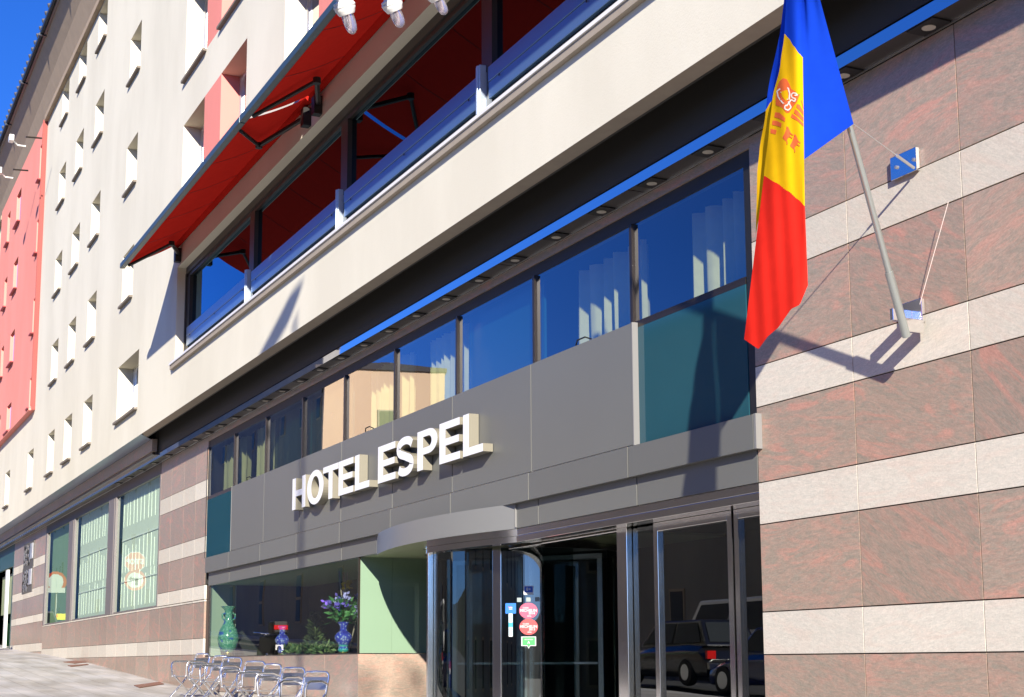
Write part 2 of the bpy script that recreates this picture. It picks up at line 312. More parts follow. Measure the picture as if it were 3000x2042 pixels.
# ------------------------------------------------------------------ hotel
H=thing('hotel_building','cream plastered hotel with red framed panels, striped granite ground floor and grey metal entrance band','building',(-14,5.13,-.7))
YC=4.65; YG=5.15
def wall_holes(b, x0,x1,z0,z1,y,holes,depth,regions=()):
    """front face with rectangular openings, each with reveals. regions: (x0,x1,z0,z1,mat)"""
    xs=sorted(set([x0,x1]+[v for h in holes for v in h[:2] if x0<v<x1]+[v for r in regions for v in r[:2] if x0<v<x1]))
    zs=sorted(set([z0,z1]+[v for h in holes for v in h[2:4] if z0<v<z1]+[v for r in regions for v in r[2:4] if z0<v<z1]))
    def mt(x,z):
        for r in regions:
            if r[0]<x<r[1] and r[2]<z<r[3]: return r[4]
        return 0
    for za,zb in zip(zs,zs[1:]):
        run=None
        for xa,xb in zip(xs,xs[1:]):
            cx,cz=(xa+xb)/2,(za+zb)/2
            solid=not any(h[0]<cx<h[1] and h[2]<cz<h[3] for h in holes)
            if solid:
                b.add([(xa,y,za),(xb,y,za),(xb,y,zb),(xa,y,zb)],[(0,1,2,3)],mt(cx,cz))
    for h in holes:
        a,c,d,e=h[:4]; hd=h[4] if len(h)>4 else depth
        ml=mt(a-.01,(d+e)/2); mr=mt(c+.01,(d+e)/2)
        if len(h)>5: ml=h[5]
        b.add([(a,y,d),(a,y+hd,d),(a,y+hd,e),(a,y,e)],[(0,1,2,3)],ml)
        b.add([(c,y,d),(c,y,e),(c,y+hd,e),(c,y+hd,d)],[(0,1,2,3)],mr)
        b.add([(a,y,e),(a,y+hd,e),(c,y+hd,e),(c,y,e)],[(0,1,2,3)],mt((a+c)/2,e+.01))
        b.add([(a,y,d),(c,y,d),(c,y+hd,d),(a,y+hd,d)],[(0,1,2,3)],mt((a+c)/2,d-.01))
ROWS=[(4.02,4.92),(6.01,6.89),(7.98,8.83),(9.98,10.82),(11.92,12.73)]
holes=[]; small=[]
for i,(za,zb) in enumerate(ROWS):
    for X0,X1 in ((-28.78,-27.84),(-31.05,-30.12),(-33.28,-32.36)):
        small.append((X0,X1,za,zb))
    if i==0: small += [(-36.42,-35.48,za,zb),(-40.6,-39.7,za,zb),(-44.9,-44.0,za,zb),(-49,-48.1,za,zb)]
    if 1<=i<=3: small.append((-25.33,-24.40,za,zb))
    if i==4: small.append((-25.33,-24.40,za,zb))
    if i>=1: small += [(-47.3,-46.4,za,zb),(-50,-49.1,za,zb)]
big=[(-25.42,-23.68,4.02,4.97)]
tall=[(-20.97,-19.70,6.46,7.77),(-18.80,-17.52,6.46,7.77),(-20.97,-19.68,8.46,9.85),(-18.88,-17.6,8.46,9.85),(-20.97,-19.68,10.4,11.8),(-18.88,-17.6,10.4,11.8)]
for k in range(1,6):
    for z0,z1 in ((6.46,7.77),(8.46,9.85),(10.4,11.8)):
        tall += [(-20.97+5.1*k,-19.70+5.1*k,z0,z1),(-18.85+5.1*k,-17.58+5.1*k,z0,z1)]
BX0,BX1,BZ0,BZ1=-21.08,9.4,4.27,5.67
holes=[s for s in small]+big+tall+[(BX0,BX1,BZ0,BZ1,.17)]
regions=[(-35.56,-35.5,0,0.1,1)]
for (a,b_,c,d) in tall[0::2]: regions.append((b_,b_+.9,c,d,1))
ZT=12.80
ZT=12.87
fac=MB()
hol2=[h for h in holes if h[1]<10]
wall_holes(fac,-62,10,3.54,ZT,YC,hol2,.30,regions)
# pier faces beside tall windows pink, left reveal of right window pink
fac.build('plaster_wall',[CREAM,PINK],H)
# red panel
rp=MB(); RX0,RX1,RZ0=-43.75,-35.55,5.82; rh=[]
for za,zb in ((5.9,6.62),(7.68,8.53),(9.62,10.45),(11.42,12.3)):
    zz=6.62 if za<6 else zb
    rh += [(-36.05,-35.72,za if za>6 else 5.9,zz),(-40.3,-39.42,za,zz),(-42.25,-41.65,za,zz)]
# the wall behind the red panel stays closed: panel stands 0.08 proud with its own openings
wall_holes(rp,RX0,RX1,RZ0,ZT-.03,YC-.08,[(a,b_,c,d,.06) for a,b_,c,d in rh],.06)
rp.box(RX0,RX1-.09,YC-.13,YC-.08,RZ0,RZ0+.06)
rp.add([(RX0,YC-.08,RZ0),(RX1,YC-.08,RZ0),(RX1,YC-.001,RZ0),(RX0,YC-.001,RZ0)],[(3,2,1,0)])
rp.build('red_panel',RED,H)
b=MB(); b.box(RX1+.0005,RX1+.012,YC-.085,YC-.001,RZ0,ZT-.03); b.box(RX1-.10,RX1-.07,YC-.10,YC-.081,RZ0+.1,ZT-.03); b.build('panel_edge',PEDGE,H)
REDW=mat('red_window_frame',(.35,.05,.05),.5)
for (a,b_,c,d) in rh:
    w=MB(); w.box(a+.004,b_-.004,YC-.030,YC-.012,c+.004,d-.004); fr=w.build('window',REDW,H)
    s=MB(); s.box(a-.03,b_+.01,YC-.16,YC-.079,c-.03,c-.002); s.build('sill',REDW,fr)
    v=MB(); v.box(a+.05,b_-.05,YC-.034,YC-.0305,c+.05,d-.05); v.build('pane',GL_SM,fr)
SILL=mat('stone_sill',(.20,.17,.14),.8,noise=(9,.5,(.15,.13,.11)))
for k,(a,b_,c,d) in enumerate(small+big+tall):
    dp=.30; yy=YC+dp
    w=MB(); t=.045
    w.box(a,a+t,yy-.05,yy,c,d); w.box(b_-t,b_,yy-.05,yy,c,d); w.box(a+t,b_-t,yy-.05,yy,c,c+t); w.box(a+t,b_-t,yy-.05,yy,d-t,d)
    if (b_-a)>1.2: w.box((a+b_)/2-.03,(a+b_)/2+.03,yy-.05,yy,c+t,d-t)
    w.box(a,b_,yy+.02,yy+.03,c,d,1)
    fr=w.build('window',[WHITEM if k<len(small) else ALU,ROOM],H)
    v=MB(); v.add([(a+t,yy-.02,c+t),(b_-t,yy-.02,c+t),(b_-t,yy-.02,d-t),(a+t,yy-.02,d-t)],[(0,1,2,3)]); v.build('pane',GL_SM,fr)
    s=MB(); s.box(a-.04,b_+.01,YC-.055,YC+dp-.051,c-.032,c+.004); s.build('sill',SILL,fr)
# eaves
e=MB()
EY=4.18
e.add([(-62,EY,13.62),(10,EY,14.25),(10,4.65,12.88),(-62,4.65,12.72)],[(3,2,1,0)])
e.build('eaves_soffit',SOFF,H)
e=MB()
def ez(x): return 13.62+(x+62)/72*.63
e.hexa([(-62,EY-.04,ez(-62)-.03),(10,EY-.04,ez(10)-.03),(10,EY-.04,ez(10)+.14),(-62,EY-.04,ez(-62)+.14)],[(-62,EY+.01,ez(-62)-.03),(10,EY+.01,ez(10)-.03),(10,EY+.01,ez(10)+.14),(-62,EY+.01,ez(-62)+.14)])
e.tube([(-62,EY-.08,ez(-62)+.03),(10,EY-.08,ez(10)+.03)],.05,8)
for i in range(24):
    x=-60+3*i; e.box(x,x+.04,EY-.14,EY+.05,ez(x)-.05,ez(x)+.01)
e.build('gutter',GUT,H)
e=MB(); n=0
e.add([(-62,EY-.06,ez(-62)+.15),(10,EY-.06,ez(10)+.15),(10,9.5,16.2),(-62,9.5,15.8)],[(0,1,2,3)])
x=-62
while x<-10:
    e.lathe([(.001,0),(.05,.0),(.05,.3),(.001,.3)],(x,EY-.13,ez(x)+.13),6,0,(0,1,.35)); x+=.42
e.build('roof',TILE,H)
# cornice board between wall and eaves
e=MB(); e.box(-62,RX0-.01,4.55,4.649,12.62,12.74); e.box(RX1+.06,10,4.56,4.649,12.77,12.90); e.build('cornice',SOFF,H)
# upper building body (keeps daylight out of the rooms)
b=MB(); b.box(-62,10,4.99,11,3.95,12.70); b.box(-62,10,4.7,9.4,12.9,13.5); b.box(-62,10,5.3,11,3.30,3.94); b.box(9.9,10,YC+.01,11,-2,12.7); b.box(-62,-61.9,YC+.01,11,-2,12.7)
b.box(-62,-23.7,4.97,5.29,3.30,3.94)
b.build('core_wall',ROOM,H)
# underside of the overhang
b=MB(); b.add([(-23.2,YC,3.54),(10,YC,3.54),(10,4.79,3.54),(-23.66,4.79,3.54)],[(3,2,1,0)]); b.build('overhang_edge',EDGE,H)
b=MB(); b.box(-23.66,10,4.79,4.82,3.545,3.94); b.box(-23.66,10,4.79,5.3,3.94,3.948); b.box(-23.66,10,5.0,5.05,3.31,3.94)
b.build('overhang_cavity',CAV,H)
b=MB(); b.add([(-62,4.985,3.215),(10,4.985,3.215),(10,4.985,3.288),(-62,4.985,3.288)],[(0,1,2,3)]); b.add([(-62,4.985,3.288),(10,4.985,3.288),(10,5.1,3.295),(-62,5.1,3.295)],[(0,1,2,3)])
b.build('mirror_fascia',MIRM,H)
b=MB()
xx=-60.0
while xx<10: b.box(xx+.004,min(xx+2.13,10),4.987,5.128,3.217,3.235); xx+=2.14
b.box(-62,10,4.987,5.128,3.236,3.25); b.build('soffit_panel',SOFF2,H)
b=MB(); b.box(-62,10,5.118,5.129,3.205,3.2165); b.build('soffit_trim',ALU,H)
# left stone fascia + underside of the cream band
b=MB(); b.add([(-62,YC,3.539),(-23.3,YC,3.539),(-23.75,4.899,3.532),(-62,4.899,3.532)],[(3,2,1,0)]); b.build('band_underside',mat('sky_lit_underside',(.22,.28,.42),.3,.7),H)  # cream band seen from below; blue sky light in shade put into its colour
b=MB()
xx=-62
while xx<-23.7:
    x1=min(xx+.9,-23.66); b.box(xx+.004,x1,4.90,4.98,3.335,3.530); xx+=.9
b.box(-62,-23.7,4.91,4.975,3.34,3.529,1)
b.build('stone_fascia',[DSTONE,JOINT],H)
b=MB(); b.box(-62,-23.75,4.925,4.984,3.29,3.334); b.build('shutter_rail',DARKM,H)

# ------------------------------------------------------------------ granite cladding
def slabs(name,x0,x1,xj,bands,y,zb,ztop,back=True,th=.03):
    b=MB(); g=.0035
    xs=[x0]+[v for v in xj if x0<v<x1]+[x1]
    zs=sorted(set([z for lb in bands for z in lb])); lay=[]; z=zb
    for (a,c) in bands:
        if c<=zb or a>=ztop: continue
        a=max(a,zb); c=min(c,ztop)
        if a>z: lay.append((z,a,0))
        lay.append((a,c,1)); z=c
    if z<ztop: lay.append((z,ztop,0))
    for (a,c,m) in lay:
        for xa,xb in zip(xs,xs[1:]):
            b.box(xa+(g if xa>x0 else 0),xb-(g if xb<x1 else 0),y-(.001 if m else 0),y+th,a+g,c-g,m)
    b.box(x0+.01,x1-.01,y+.008,y+th+.05,zb,ztop,2)
    return b.build(name,[DSTONE,LSTONE,JOINT],H)
LB=[(-1.43,-1.18),(-.70,-.45),(.037,.285),(.80,1.05),(1.505,1.755),(2.285,2.53)]
xjR=[-7.385+.915*k for k in range(0,20)]
slabs('granite_wall',-7.385,10,[-6.462,-5.552]+[-5.552+.915*k for k in range(1,18)],LB,5.13,-1.6,3.203)
LL=[(-.60,-.37),(.125,.352),(.86,1.095),(1.555,1.785),(2.34,2.59)]
slabs('granite_wall',-23.98,-20.92,[-23.2,-22.35,-21.6],LL,5.13,.895,3.203)
slabs('granite_wall',-36.3,-20.92,[-33.6-.9*1,-33.6,-32.7,-31.8,-30.9,-30,-29.1,-28.2,-27.3,-26.4,-25.5,-24.59,-23.78,-23.01,-22.28,-21.55],LL,5.13,-.75,.892)
slabs('granite_wall',-42.0,-36.303,[-41,-40,-39,-38,-37.1],[(.30,.50),(1.0,1.18),(1.63,1.83),(2.34,2.55)],5.13,-.2,3.203)
slabs('granite_wall',-62,-46,[-61+k for k in range(15)],LL,5.13,.3,3.203)
slabs('granite_wall',-20.917,-14.5,[-20.1,-19.2,-18.3,-17.4,-16.5,-15.55],[(-.60,-.37)],5.13,-1.0,.09)
# header over curtain wall
b=MB(); b.box(-20.92,-7.388,5.131,5.16,3.135,3.203); b.build('header_stone',DSTONE,H)
b=MB(); b.box(-20.92,-7.388,5.145,5.20,3.045,3.134); b.box(-7.46,-7.388,5.135,5.2,1.46,3.044); b.box(-20.95,-20.90,5.135,5.2,1.1,3.044); b.build('head_frame',BLACK,H)
# rooms
b=MB()
b.add([(-20.9,8.5,1.3),(-7.4,8.5,1.3),(-7.4,8.5,3.3),(-20.9,8.5,3.3)],[(0,1,2,3)])
b.box(-62,10,8.6,8.7,-2,3.95)
b.box(-62,10,5.22,8.6,3.22,3.29); b.box(-20.95,-7.3,5.21,8.6,1.30,1.44)
b.box(-7.38,-7.3,5.2,8.6,-1.6,3.2); b.box(-21.0,-20.93,5.2,8.6,-1.6,3.2)
b.build('room_wall',ROOM,H)
b=MB(); b.box(-20.9,-7.4,5.9,8.5,-1.0,-.92); b.build('room_floor',mat('lobby_floor',(.10,.09,.08),.2),H)

# ------------------------------------------------------------------ mezzanine curtain wall
MX=[-20.95,-19.49,-17.99,-16.48,-15.00,-13.50,-11.96,-10.41,-8.86,-7.46]
for i in range(9):
    a,c=MX[i],MX[i+1]; low=i in (0,8)
    w=MB(); z0=2.325
    w.box(a-.012,a+.022,5.125,5.19,z0 if i not in (0,8) else 1.47,3.044)
    w.box(a+.022,c-.012,5.135,5.19,z0,z0+.012)
    if low: w.box(a+.022,c-.012,5.135,5.2,z0-.035,z0-.001)
    fr=w.build('window',DARKM,H)
    v=MB(); v.add([(a+.022,5.152,z0+.012),(c-.012,5.152,z0+.012),(c-.012,5.152,3.044),(a+.022,5.152,3.044)],[(0,1,2,3)]); v.build('pane',GL_UP,fr)
    if i in (2,3,6):
        v=MB(); v.box(a+.03,c-.03,5.24,5.26,z0,3.05); v.build('blind',BLUEP if i==6 else TEAL,fr)
    if low:
        x1=c-.012 if i==8 else -19.42
        v=MB(); v.box(a+.022,x1,5.134,5.17,1.47,z0-.036); v.build('pane',TEAL,fr)
    if i in (1,4,7):
        hx=a+(c-a)*.55; v=MB(); v.tube([(hx-.12,5.12,2.335),(hx-.06,5.10,2.36),(hx+.06,5.10,2.36),(hx+.12,5.12,2.335)],.006,6); v.build('handle',BLACK,fr)
# curtains hang inside
cl={0:'pale green curtain in the leftmost upper window, beside the granite pier',1:'pale green curtain in the second upper window from the left',4:'yellowish lit curtain above the word HOTEL, right of the plain teal panes',5:'yellow green curtain above the first letters of ESPEL, left of the plain blue pane',7:'pale curtain of broad folds right of the plain blue pane',8:'pale curtain of broad folds in the rightmost upper window, behind the flag'}
spans={0:(-20.75,-19.55),1:(-19.05,-18.02),4:(-14.72,-13.54),5:(-13.05,-12.02),7:(-10.22,-9.12),8:(-8.55,-7.55)}
for i,(a,c) in spans.items():
    nb = 6 if i in (7,8) else 9
    amp = .06 if i in (7,8) else .045
    def cf(u,v,a=a,c=c,nb=nb,amp=amp,i=i):
        x=a+(c-a)*u; ph=2*math.pi*nb*u+.5*math.sin(5*u+i)
        y=(5.44 if i in (7,8) else 5.35)+amp*math.sin(ph)+.012*math.sin(2.3*ph+1)+.01*v*math.sin(ph*.5); return (x,y,1.46+(3.04-1.46)*v) if i==8 else (x,y,2.33+(3.04-2.33)*v)
    b=MB(); b.grid(cf,nb*16,6); o=b.build('curtain',CURT,smooth=True); tag(o,cl[i],'curtain','curtains inside the upper windows')

# ------------------------------------------------------------------ grey panel band
PJ=[-19.42,-17.88,-16.40,-14.95,-13.43,-11.96,-10.385,-8.80]
b=MB(); g=.007
for a,c in zip(PJ,PJ[1:]): b.box(a+g,c-g,5.09,5.12,1.468,2.318)
b.box(-19.40,-8.81,5.098,5.2,1.46,2.31,1)
b.build('metal_panel',[PANEL,ALU],H)
for xa,xb in ((-8.80,-8.785),(-19.43,-19.421)):
    b=MB(); b.box(xa,xb,5.087,5.133,1.463,2.322); b.build('panel_edge_trim',TRIM,H)
b=MB(); J2=[-20.75,-19.5,-18.0,-16.5,-14.98,-13.47,-11.99,-10.43,-8.87,-7.36]
for a,c in zip(J2,J2[1:]): b.box(a+g,c-g,5.085,5.20,1.25,1.46)
b.box(-20.73,-7.37,5.093,5.21,1.255,1.459,1); b.box(-7.359,-7.335,5.085,5.129,1.25,1.462,1)
b.build('metal_fascia',[PANEL,TRIM],H)
b=MB()
for a,c in zip([-20.72,-19.6,-18.1,-16.6,-15.03],[-19.6,-18.1,-16.6,-15.03,-13.96]): b.box(a+g,c-g,5.13,5.15,1.07,1.249)
for a,c in zip([-10.75,-10.35,-8.83],[-10.35,-8.83,-7.39]): b.box(a+g,c-g,5.13,5.15,1.055,1.249)
b.box(-20.70,-13.98,5.138,5.2,1.072,1.249,1); b.box(-10.74,-7.39,5.138,5.2,1.06,1.249,1)
b.build('lower_fascia',[PANEL,ALU],H)
# bowed canopy over the revolving door
XA,XB,SG=-13.96,-10.745,.225; hw=(XB-XA)/2; RR=(hw*hw+SG*SG)/(2*SG); xc=(XA+XB)/2; yc=5.13-SG+RR; th=math.asin(hw/RR)
def arc(t,r,z): a=-th+2*th*t; return (xc+r*math.sin(a), yc-r*math.cos(a), z)
b=MB(); n=40
A=[arc(i/n,RR,1.252) for i in range(n+1)]; B=[arc(i/n,RR,1.052) for i in range(n+1)]
b.add(A+B,[(i,i+1,n+2+i,n+1+i) for i in range(n)],0)
A2=[(p[0],5.14,1.252) for p in A]; b.add(A+A2,[(i,i+1,n+2+i,n+1+i) for i in range(n)],0)
b.box(XB-.001,XB+.004,5.115,5.135,1.062,1.252,1)
b.build('bowed_canopy',[PANELL,TRIM],H,smooth=True)
b=MB(); A=[arc(i/n,RR,1.0535) for i in range(n+1)]; A2=[(p[0],5.20,1.0535) for p in A]; b.add(A+A2,[(i,i+1,n+2+i,n+1+i) for i in range(n)],0)
b.box(-14.5,-10.9,5.201,7.2,1.068,1.09); b.build('entrance_soffit',MINTD,H)
# ------------------------------------------------------------------ vitrine
b=MB(); b.box(-20.66,-20.60,5.16,5.50,.10,1.08); b.build('vitrine_wall',MINT,H)
b=MB(); b.box(-14.56,-14.50,5.15,5.50,.09,1.067); b.box(-14.56,-14.504,5.503,5.95,.09,1.067); b.build('vitrine_wall',MINT,H)
b=MB(); b.box(-20.6,-14.57,5.16,6.6,1.08,1.12); b.build('vitrine_ceiling',MINTD,H)
b=MB(); b.box(-20.6,-14.57,5.16,6.0,.03,.098); b.build('vitrine_shelf',mat('grey_shelf',(.17,.17,.16),.25),H)
b=MB(); b.box(-20.6,-14.57,6.55,6.6,-.9,1.08); b.box(-18.9,-18.1,6.50,6.54,.55,.95,1); b.build('vitrine_back',[mat('dark_wood_wall',(.05,.043,.03),.5),BLACK],H)
w=MB(); w.box(-20.68,-20.66,5.135,5.16,.095,1.07); w.box(-14.50,-14.488,5.13,5.15,.09,1.067); w.box(-20.66,-14.5,5.138,5.158,.09,.10); fr=w.build('window',DARKM,H)
v=MB(); v.add([(-20.66,5.145,.10),(-14.5,5.145,.10),(-14.5,5.145,1.068),(-20.66,5.145,1.068)],[(0,1,2,3)]); v.build('pane',GL_LOW,fr)
w=MB(); w.box(-14.49,-14.475,5.95,5.99,-1,1.067); w.box(-14.495,-14.484,5.13,5.95,.088,.098); fr=w.build('window',CHROME,H)
v=MB(); v.add([(-14.485,5.15,.10),(-14.485,5.95,.10),(-14.485,5.95,1.066),(-14.485,5.15,1.066)],[(0,1,2,3)]); v.build('pane',GL_LOW,fr)
b=MB(); g=.003
b.box(-14.5,-14.47,5.131,5.97,-.5,.088,0); b.box(-14.5,-14.47,5.131,5.97,-1.1,-.504,0); b.build('plinth_return',DSTONE,H)
b=MB(); b.box(-14.5,-14.36,5.99,6.3,-1.2,1.067); b.build('reveal_wall',ROOM,H)
# ------------------------------------------------------------------ left shop window (three bays)
b=MB()
for a,c in ((-36.28,-36.1),(-33.0,-32.25),(-28.45,-27.72),(-24.05,-23.985)):
    b.box(a,c,5.12,5.26,.895,3.06)
fr0=None
WB=[(-36.1,-33.0),(-32.25,-28.45),(-27.72,-24.05)]
b2=MB(); b2.box(-36.3,-23.985,5.128,5.2,3.02,3.203); b2.build('head_frame',DARKM,H)
FRM=mat('mauve_grey_frame',(.20,.18,.18),.4,.2)
for i,(a,c) in enumerate(WB):
    w=MB(); w.box(a-.08 if i else a-.18,a,5.12,5.2,.895,3.018); w.box(c,c+(.55 if i<2 else .06),5.125,5.22,.895,3.018)
    w.box(a,c,5.14,5.2,.895,.92); fr=w.build('window',FRM,H)
    v=MB(); v.add([(a,5.16,.92),(c,5.16,.92),(c,5.16,3.018),(a,5.16,3.018)],[(0,1,2,3)]); v.build('pane',GL_GREEN,fr)
    v=MB()
    def bf(u,t,a=a,c=c): return (a+(c-a)*u,5.26+.0005*math.sin(60*u),.9+2.2*t)
    v.grid(bf,60,4); v.build('blind',BLIND if i else BLINDD,fr,smooth=True)
    if i:
        v=MB(); x=a+.1
        while x<c-.1:
            for z0 in (2.45,1.62,1.0):
                L=.42+.2*random.random(); xx=x+random.uniform(-.04,.04); v.tube([(xx,5.255,z0),(xx+random.uniform(-.03,.03),5.255,z0+L)],.0045,5)
            x+=.30
        v.box(a+.05,c-.05,5.245,5.255,2.2,2.22); v.box(a+.05,c-.05,5.245,5.255,1.45,1.47)
        v.build('string_blind',mat('white_cord',(.80,.86,.78),.6),fr)
b=MB(); b.box(-36.3,-24,5.8,5.85,.6,3.2); b.build('room_wall',mat('pale_room_wall',(.40,.48,.40),.8),H)
# far-left entrance
w=MB(); w.box(-46,-42.05,5.13,5.2,2.62,3.2); w.box(-42.2,-42.02,5.13,5.3,.3,2.62); fr=w.build('doorway',mat('dark_teal_panel',(.03,.09,.10),.4),H)
v=MB(); v.box(-46,-42.2,5.5,5.55,.2,2.62); v.build('pane',mat('green_dark_glass',(.03,.10,.05),.05,0,1),fr)
v=MB(); v.box(-43.1,-42.75,5.06,5.12,.45,2.55); v.build('door_frame',WHITEM,fr)
v=MB(); v.box(-42.7,-42.3,5.4,5.45,.45,2.5); v.box(-45.8,-43.2,5.3,5.34,1.4,2.5); v.build('inner_panel',MINTD,fr)
# ------------------------------------------------------------------ entrance: revolving door
DX,DY,DR=-12.1,5.86,.88
def ang(px, near=True):
    r=ray(px,1700); dx,dy=r[0],r[1]; L=math.hypot(dx,dy); dx/=L; dy/=L
    bq=dx*DX+dy*DY; cq=DX*DX+DY*DY-DR*DR; D=max(bq*bq-cq,0); t=bq-math.sqrt(D)
    return math.atan2(dy*t-DY,dx*t-DX)
RD=thing('revolving_door','round glass revolving door with polished steel posts under the bowed grey canopy','revolving door',(DX,DY,-.93))
def dp(a,r,z): return (DX+r*math.cos(a),DY+r*math.sin(a),z)
n=72
b=MB(); A=[dp(2*math.pi*i/n,DR+.03,1.066) for i in range(n)]; B=[dp(2*math.pi*i/n,DR+.03,1.0) for i in range(n)]
b.add(A+B,[(i,(i+1)%n,n+(i+1)%n,n+i) for i in range(n)]); 
A=[dp(2*math.pi*i/n,DR+.02,.998) for i in range(n)]; B=[dp(2*math.pi*i/n,DR+.02,.952) for i in range(n)]; b.add(A+B,[(i,(i+1)%n,n+(i+1)%n,n+i) for i in range(n)])
A=[dp(2*math.pi*i/n,DR+.03,1.0) for i in range(n)]; B=[dp(2*math.pi*i/n,DR+.02,.998) for i in range(n)]; b.add(A+B,[(i,(i+1)%n,n+(i+1)%n,n+i) for i in range(n)])
b.build('door_drum_band',CHROME,RD,smooth=True)
b=MB(); b.add([dp(2*math.pi*i/n,DR+.02,.952) for i in range(n)],[tuple(range(n))]); b.build('drum_ceiling',BLACK,RD)
aL=ang(1262); aF=ang(1457); aR=ang(1800)
segs=[(aL-1.5,aL-.05),(aL+.03,aF-.03),(aF+.03,aF+.75),(aF+1.2,aF+1.9)]
for s0,s1 in segs:
    b=MB(); k=16; A=[dp(s0+(s1-s0)*i/k,DR,.95) for i in range(k+1)]; B=[dp(s0+(s1-s0)*i/k,DR,-.93) for i in range(k+1)]
    b.add(A+B,[(i,i+1,k+2+i,k+1+i) for i in range(k)]); b.build('curved_glass',GL_DOOR,RD,smooth=True)
def post(px=None,a=None,w=.035,r=DR,nm='post',m=CHROME):
    if a is None: a=ang(px)
    b=MB(); ca,sa=math.cos(a),math.sin(a)
    P=[]
    for z in (-.93,.951):
        P.append([(DX+(r+du)*ca-dv*sa,DY+(r+du)*sa+dv*ca,z) for du,dv in ((-.02,-w/2),(.022,-w/2),(.022,w/2),(-.02,w/2))])
    b.hexa(P[0],P[1]); b.build(nm,m,RD,bevel=.003)
post(1457,w=.075); post(1822,w=.06); post(a=aL-1.0,w=.04); post(a=aF+2.2,w=.04)
for k in range(4):
    a=math.radians(28+90*k)
    b=MB()
    def wing(r0,r1,z0,z1,t=.012):
        ca,sa=math.cos(a),math.sin(a)
        Q=[(DX+r0*ca-t*sa,DY+r0*sa+t*ca),(DX+r1*ca-t*sa,DY+r1*sa+t*ca),(DX+r1*ca+t*sa,DY+r1*sa-t*ca),(DX+r0*ca+t*sa,DY+r0*sa-t*ca)]
        b.hexa([(x,y,z0) for x,y in Q],[(x,y,z1) for x,y in Q])
    wing(.78,.83,-.9,.93); wing(.05,.09,-.9,.93); wing(.09,.78,.89,.93); wing(.09,.78,-.9,-.78); wing(.1,.77,-.02,.0)
    o=b.build('door_wing',ALU2,RD)
    b=MB(); ca,sa=math.cos(a),math.sin(a); b.add([(DX+.09*ca,DY+.09*sa,-.78),(DX+.78*ca,DY+.78*sa,-.78),(DX+.78*ca,DY+.78*sa,.89),(DX+.09*ca,DY+.09*sa,.89)],[(0,1,2,3)]); b.build('wing_glass',GL_DOOR,o)
b=MB(); b.tube([(DX,DY,-.93),(DX,DY,.95)],.035,12); b.build('centre_shaft',ALU,RD,smooth=True)
# polished header that follows the canopy, and its end post
def arcx(x,r,z): a=math.asin((x-xc)/RR); return (xc+r*math.sin(a), yc-r*math.cos(a), z)
xl=None
for i in range(400):
    x=XA+(XB-XA)*i/400; p=arcx(x,RR-.012,1.0)
    if proj0(p)[0]>=1250: xl=x; break
b=MB(); k=30
for (za,zb_,dr) in ((1.0505,.996,-.012),(.994,.945,-.016)):
    A=[arcx(xl+(XB-xl)*i/k,RR+dr,za) for i in range(k+1)]; B=[arcx(xl+(XB-xl)*i/k,RR+dr,zb_) for i in range(k+1)]
    b.add(A+B,[(i,i+1,k+2+i,k+1+i) for i in range(k)])
A=[arcx(xl+(XB-xl)*i/k,RR-.016,.945) for i in range(k+1)]; B=[(p[0],p[1]+.10,.945) for p in A]; b.add(A+B,[(i,i+1,k+2+i,k+1+i) for i in range(k)])
b.build('door_header',CHROME,RD,smooth=True)
p=arcx(xl,RR-.02,0); b=MB(); b.box(p[0]-.02,p[0]+.015,p[1],p[1]+.05,-.93,1.05); b.build('post',CHROME,RD,bevel=.003)
# glazed side screen and door leaves
SD=thing('glass_door','pair of tall dark glass doors in polished steel frames left of the granite wall','door',(-8.2,5.32,-.93))
def X(px,Y): return at(px,1800,Y)[0]
Y0=5.30
b=MB(); b.box(-10.76,-7.39,5.140,Y0+.10,.999,1.052); b.box(-10.76,-7.39,5.136,5.28,.945,.996); b.build('transom',CHROME,SD,bevel=.002)
b=MB(); b.box(-11.3,X(1840,Y0),Y0+.02,Y0+.08,.93,.968); b.box(X(1813,Y0),X(1842,Y0),Y0-.01,Y0+.08,-.93,.968); b.build('post',CHROME,SD,bevel=.004)
v=MB(); v.add([(X(1844,Y0),Y0+.04,-.93),(X(1920,Y0),Y0+.04,-.93),(X(1920,Y0),Y0+.04,.968),(X(1844,Y0),Y0+.04,.968)],[(0,1,2,3)]); v.build('side_pane',GL_DOOR,SD)
for (p0,p1,w0,w1,lab) in ((1918,2150,.10,.10,0),(2156,2262,.09,.09,0)):
    a,c=X(p0,Y0),X(p1,Y0)
    lf=MB(); f=.055 if p0<2000 else .05
    lf.box(a,a+f,Y0,Y0+.05,-.93,.955); lf.box(c-f,c,Y0,Y0+.05,-.93,.955); lf.box(a+f,c-f,Y0,Y0+.05,.885,.955); lf.box(a+f,c-f,Y0,Y0+.05,-.93,-.80)
    L=lf.build('door_leaf',CHROME,SD,bevel=.003)
    v=MB(); v.add([(a+f,Y0+.025,-.80),(c-f,Y0+.025,-.80),(c-f,Y0+.025,.885),(a+f,Y0+.025,.885)],[(0,1,2,3)]); v.build('leaf_glass',GL_DOOR,L)
b=MB(); b.box(-7.40,-7.386,5.16,5.5,-1.2,1.05); b.build('door_jamb',BLACK,SD)
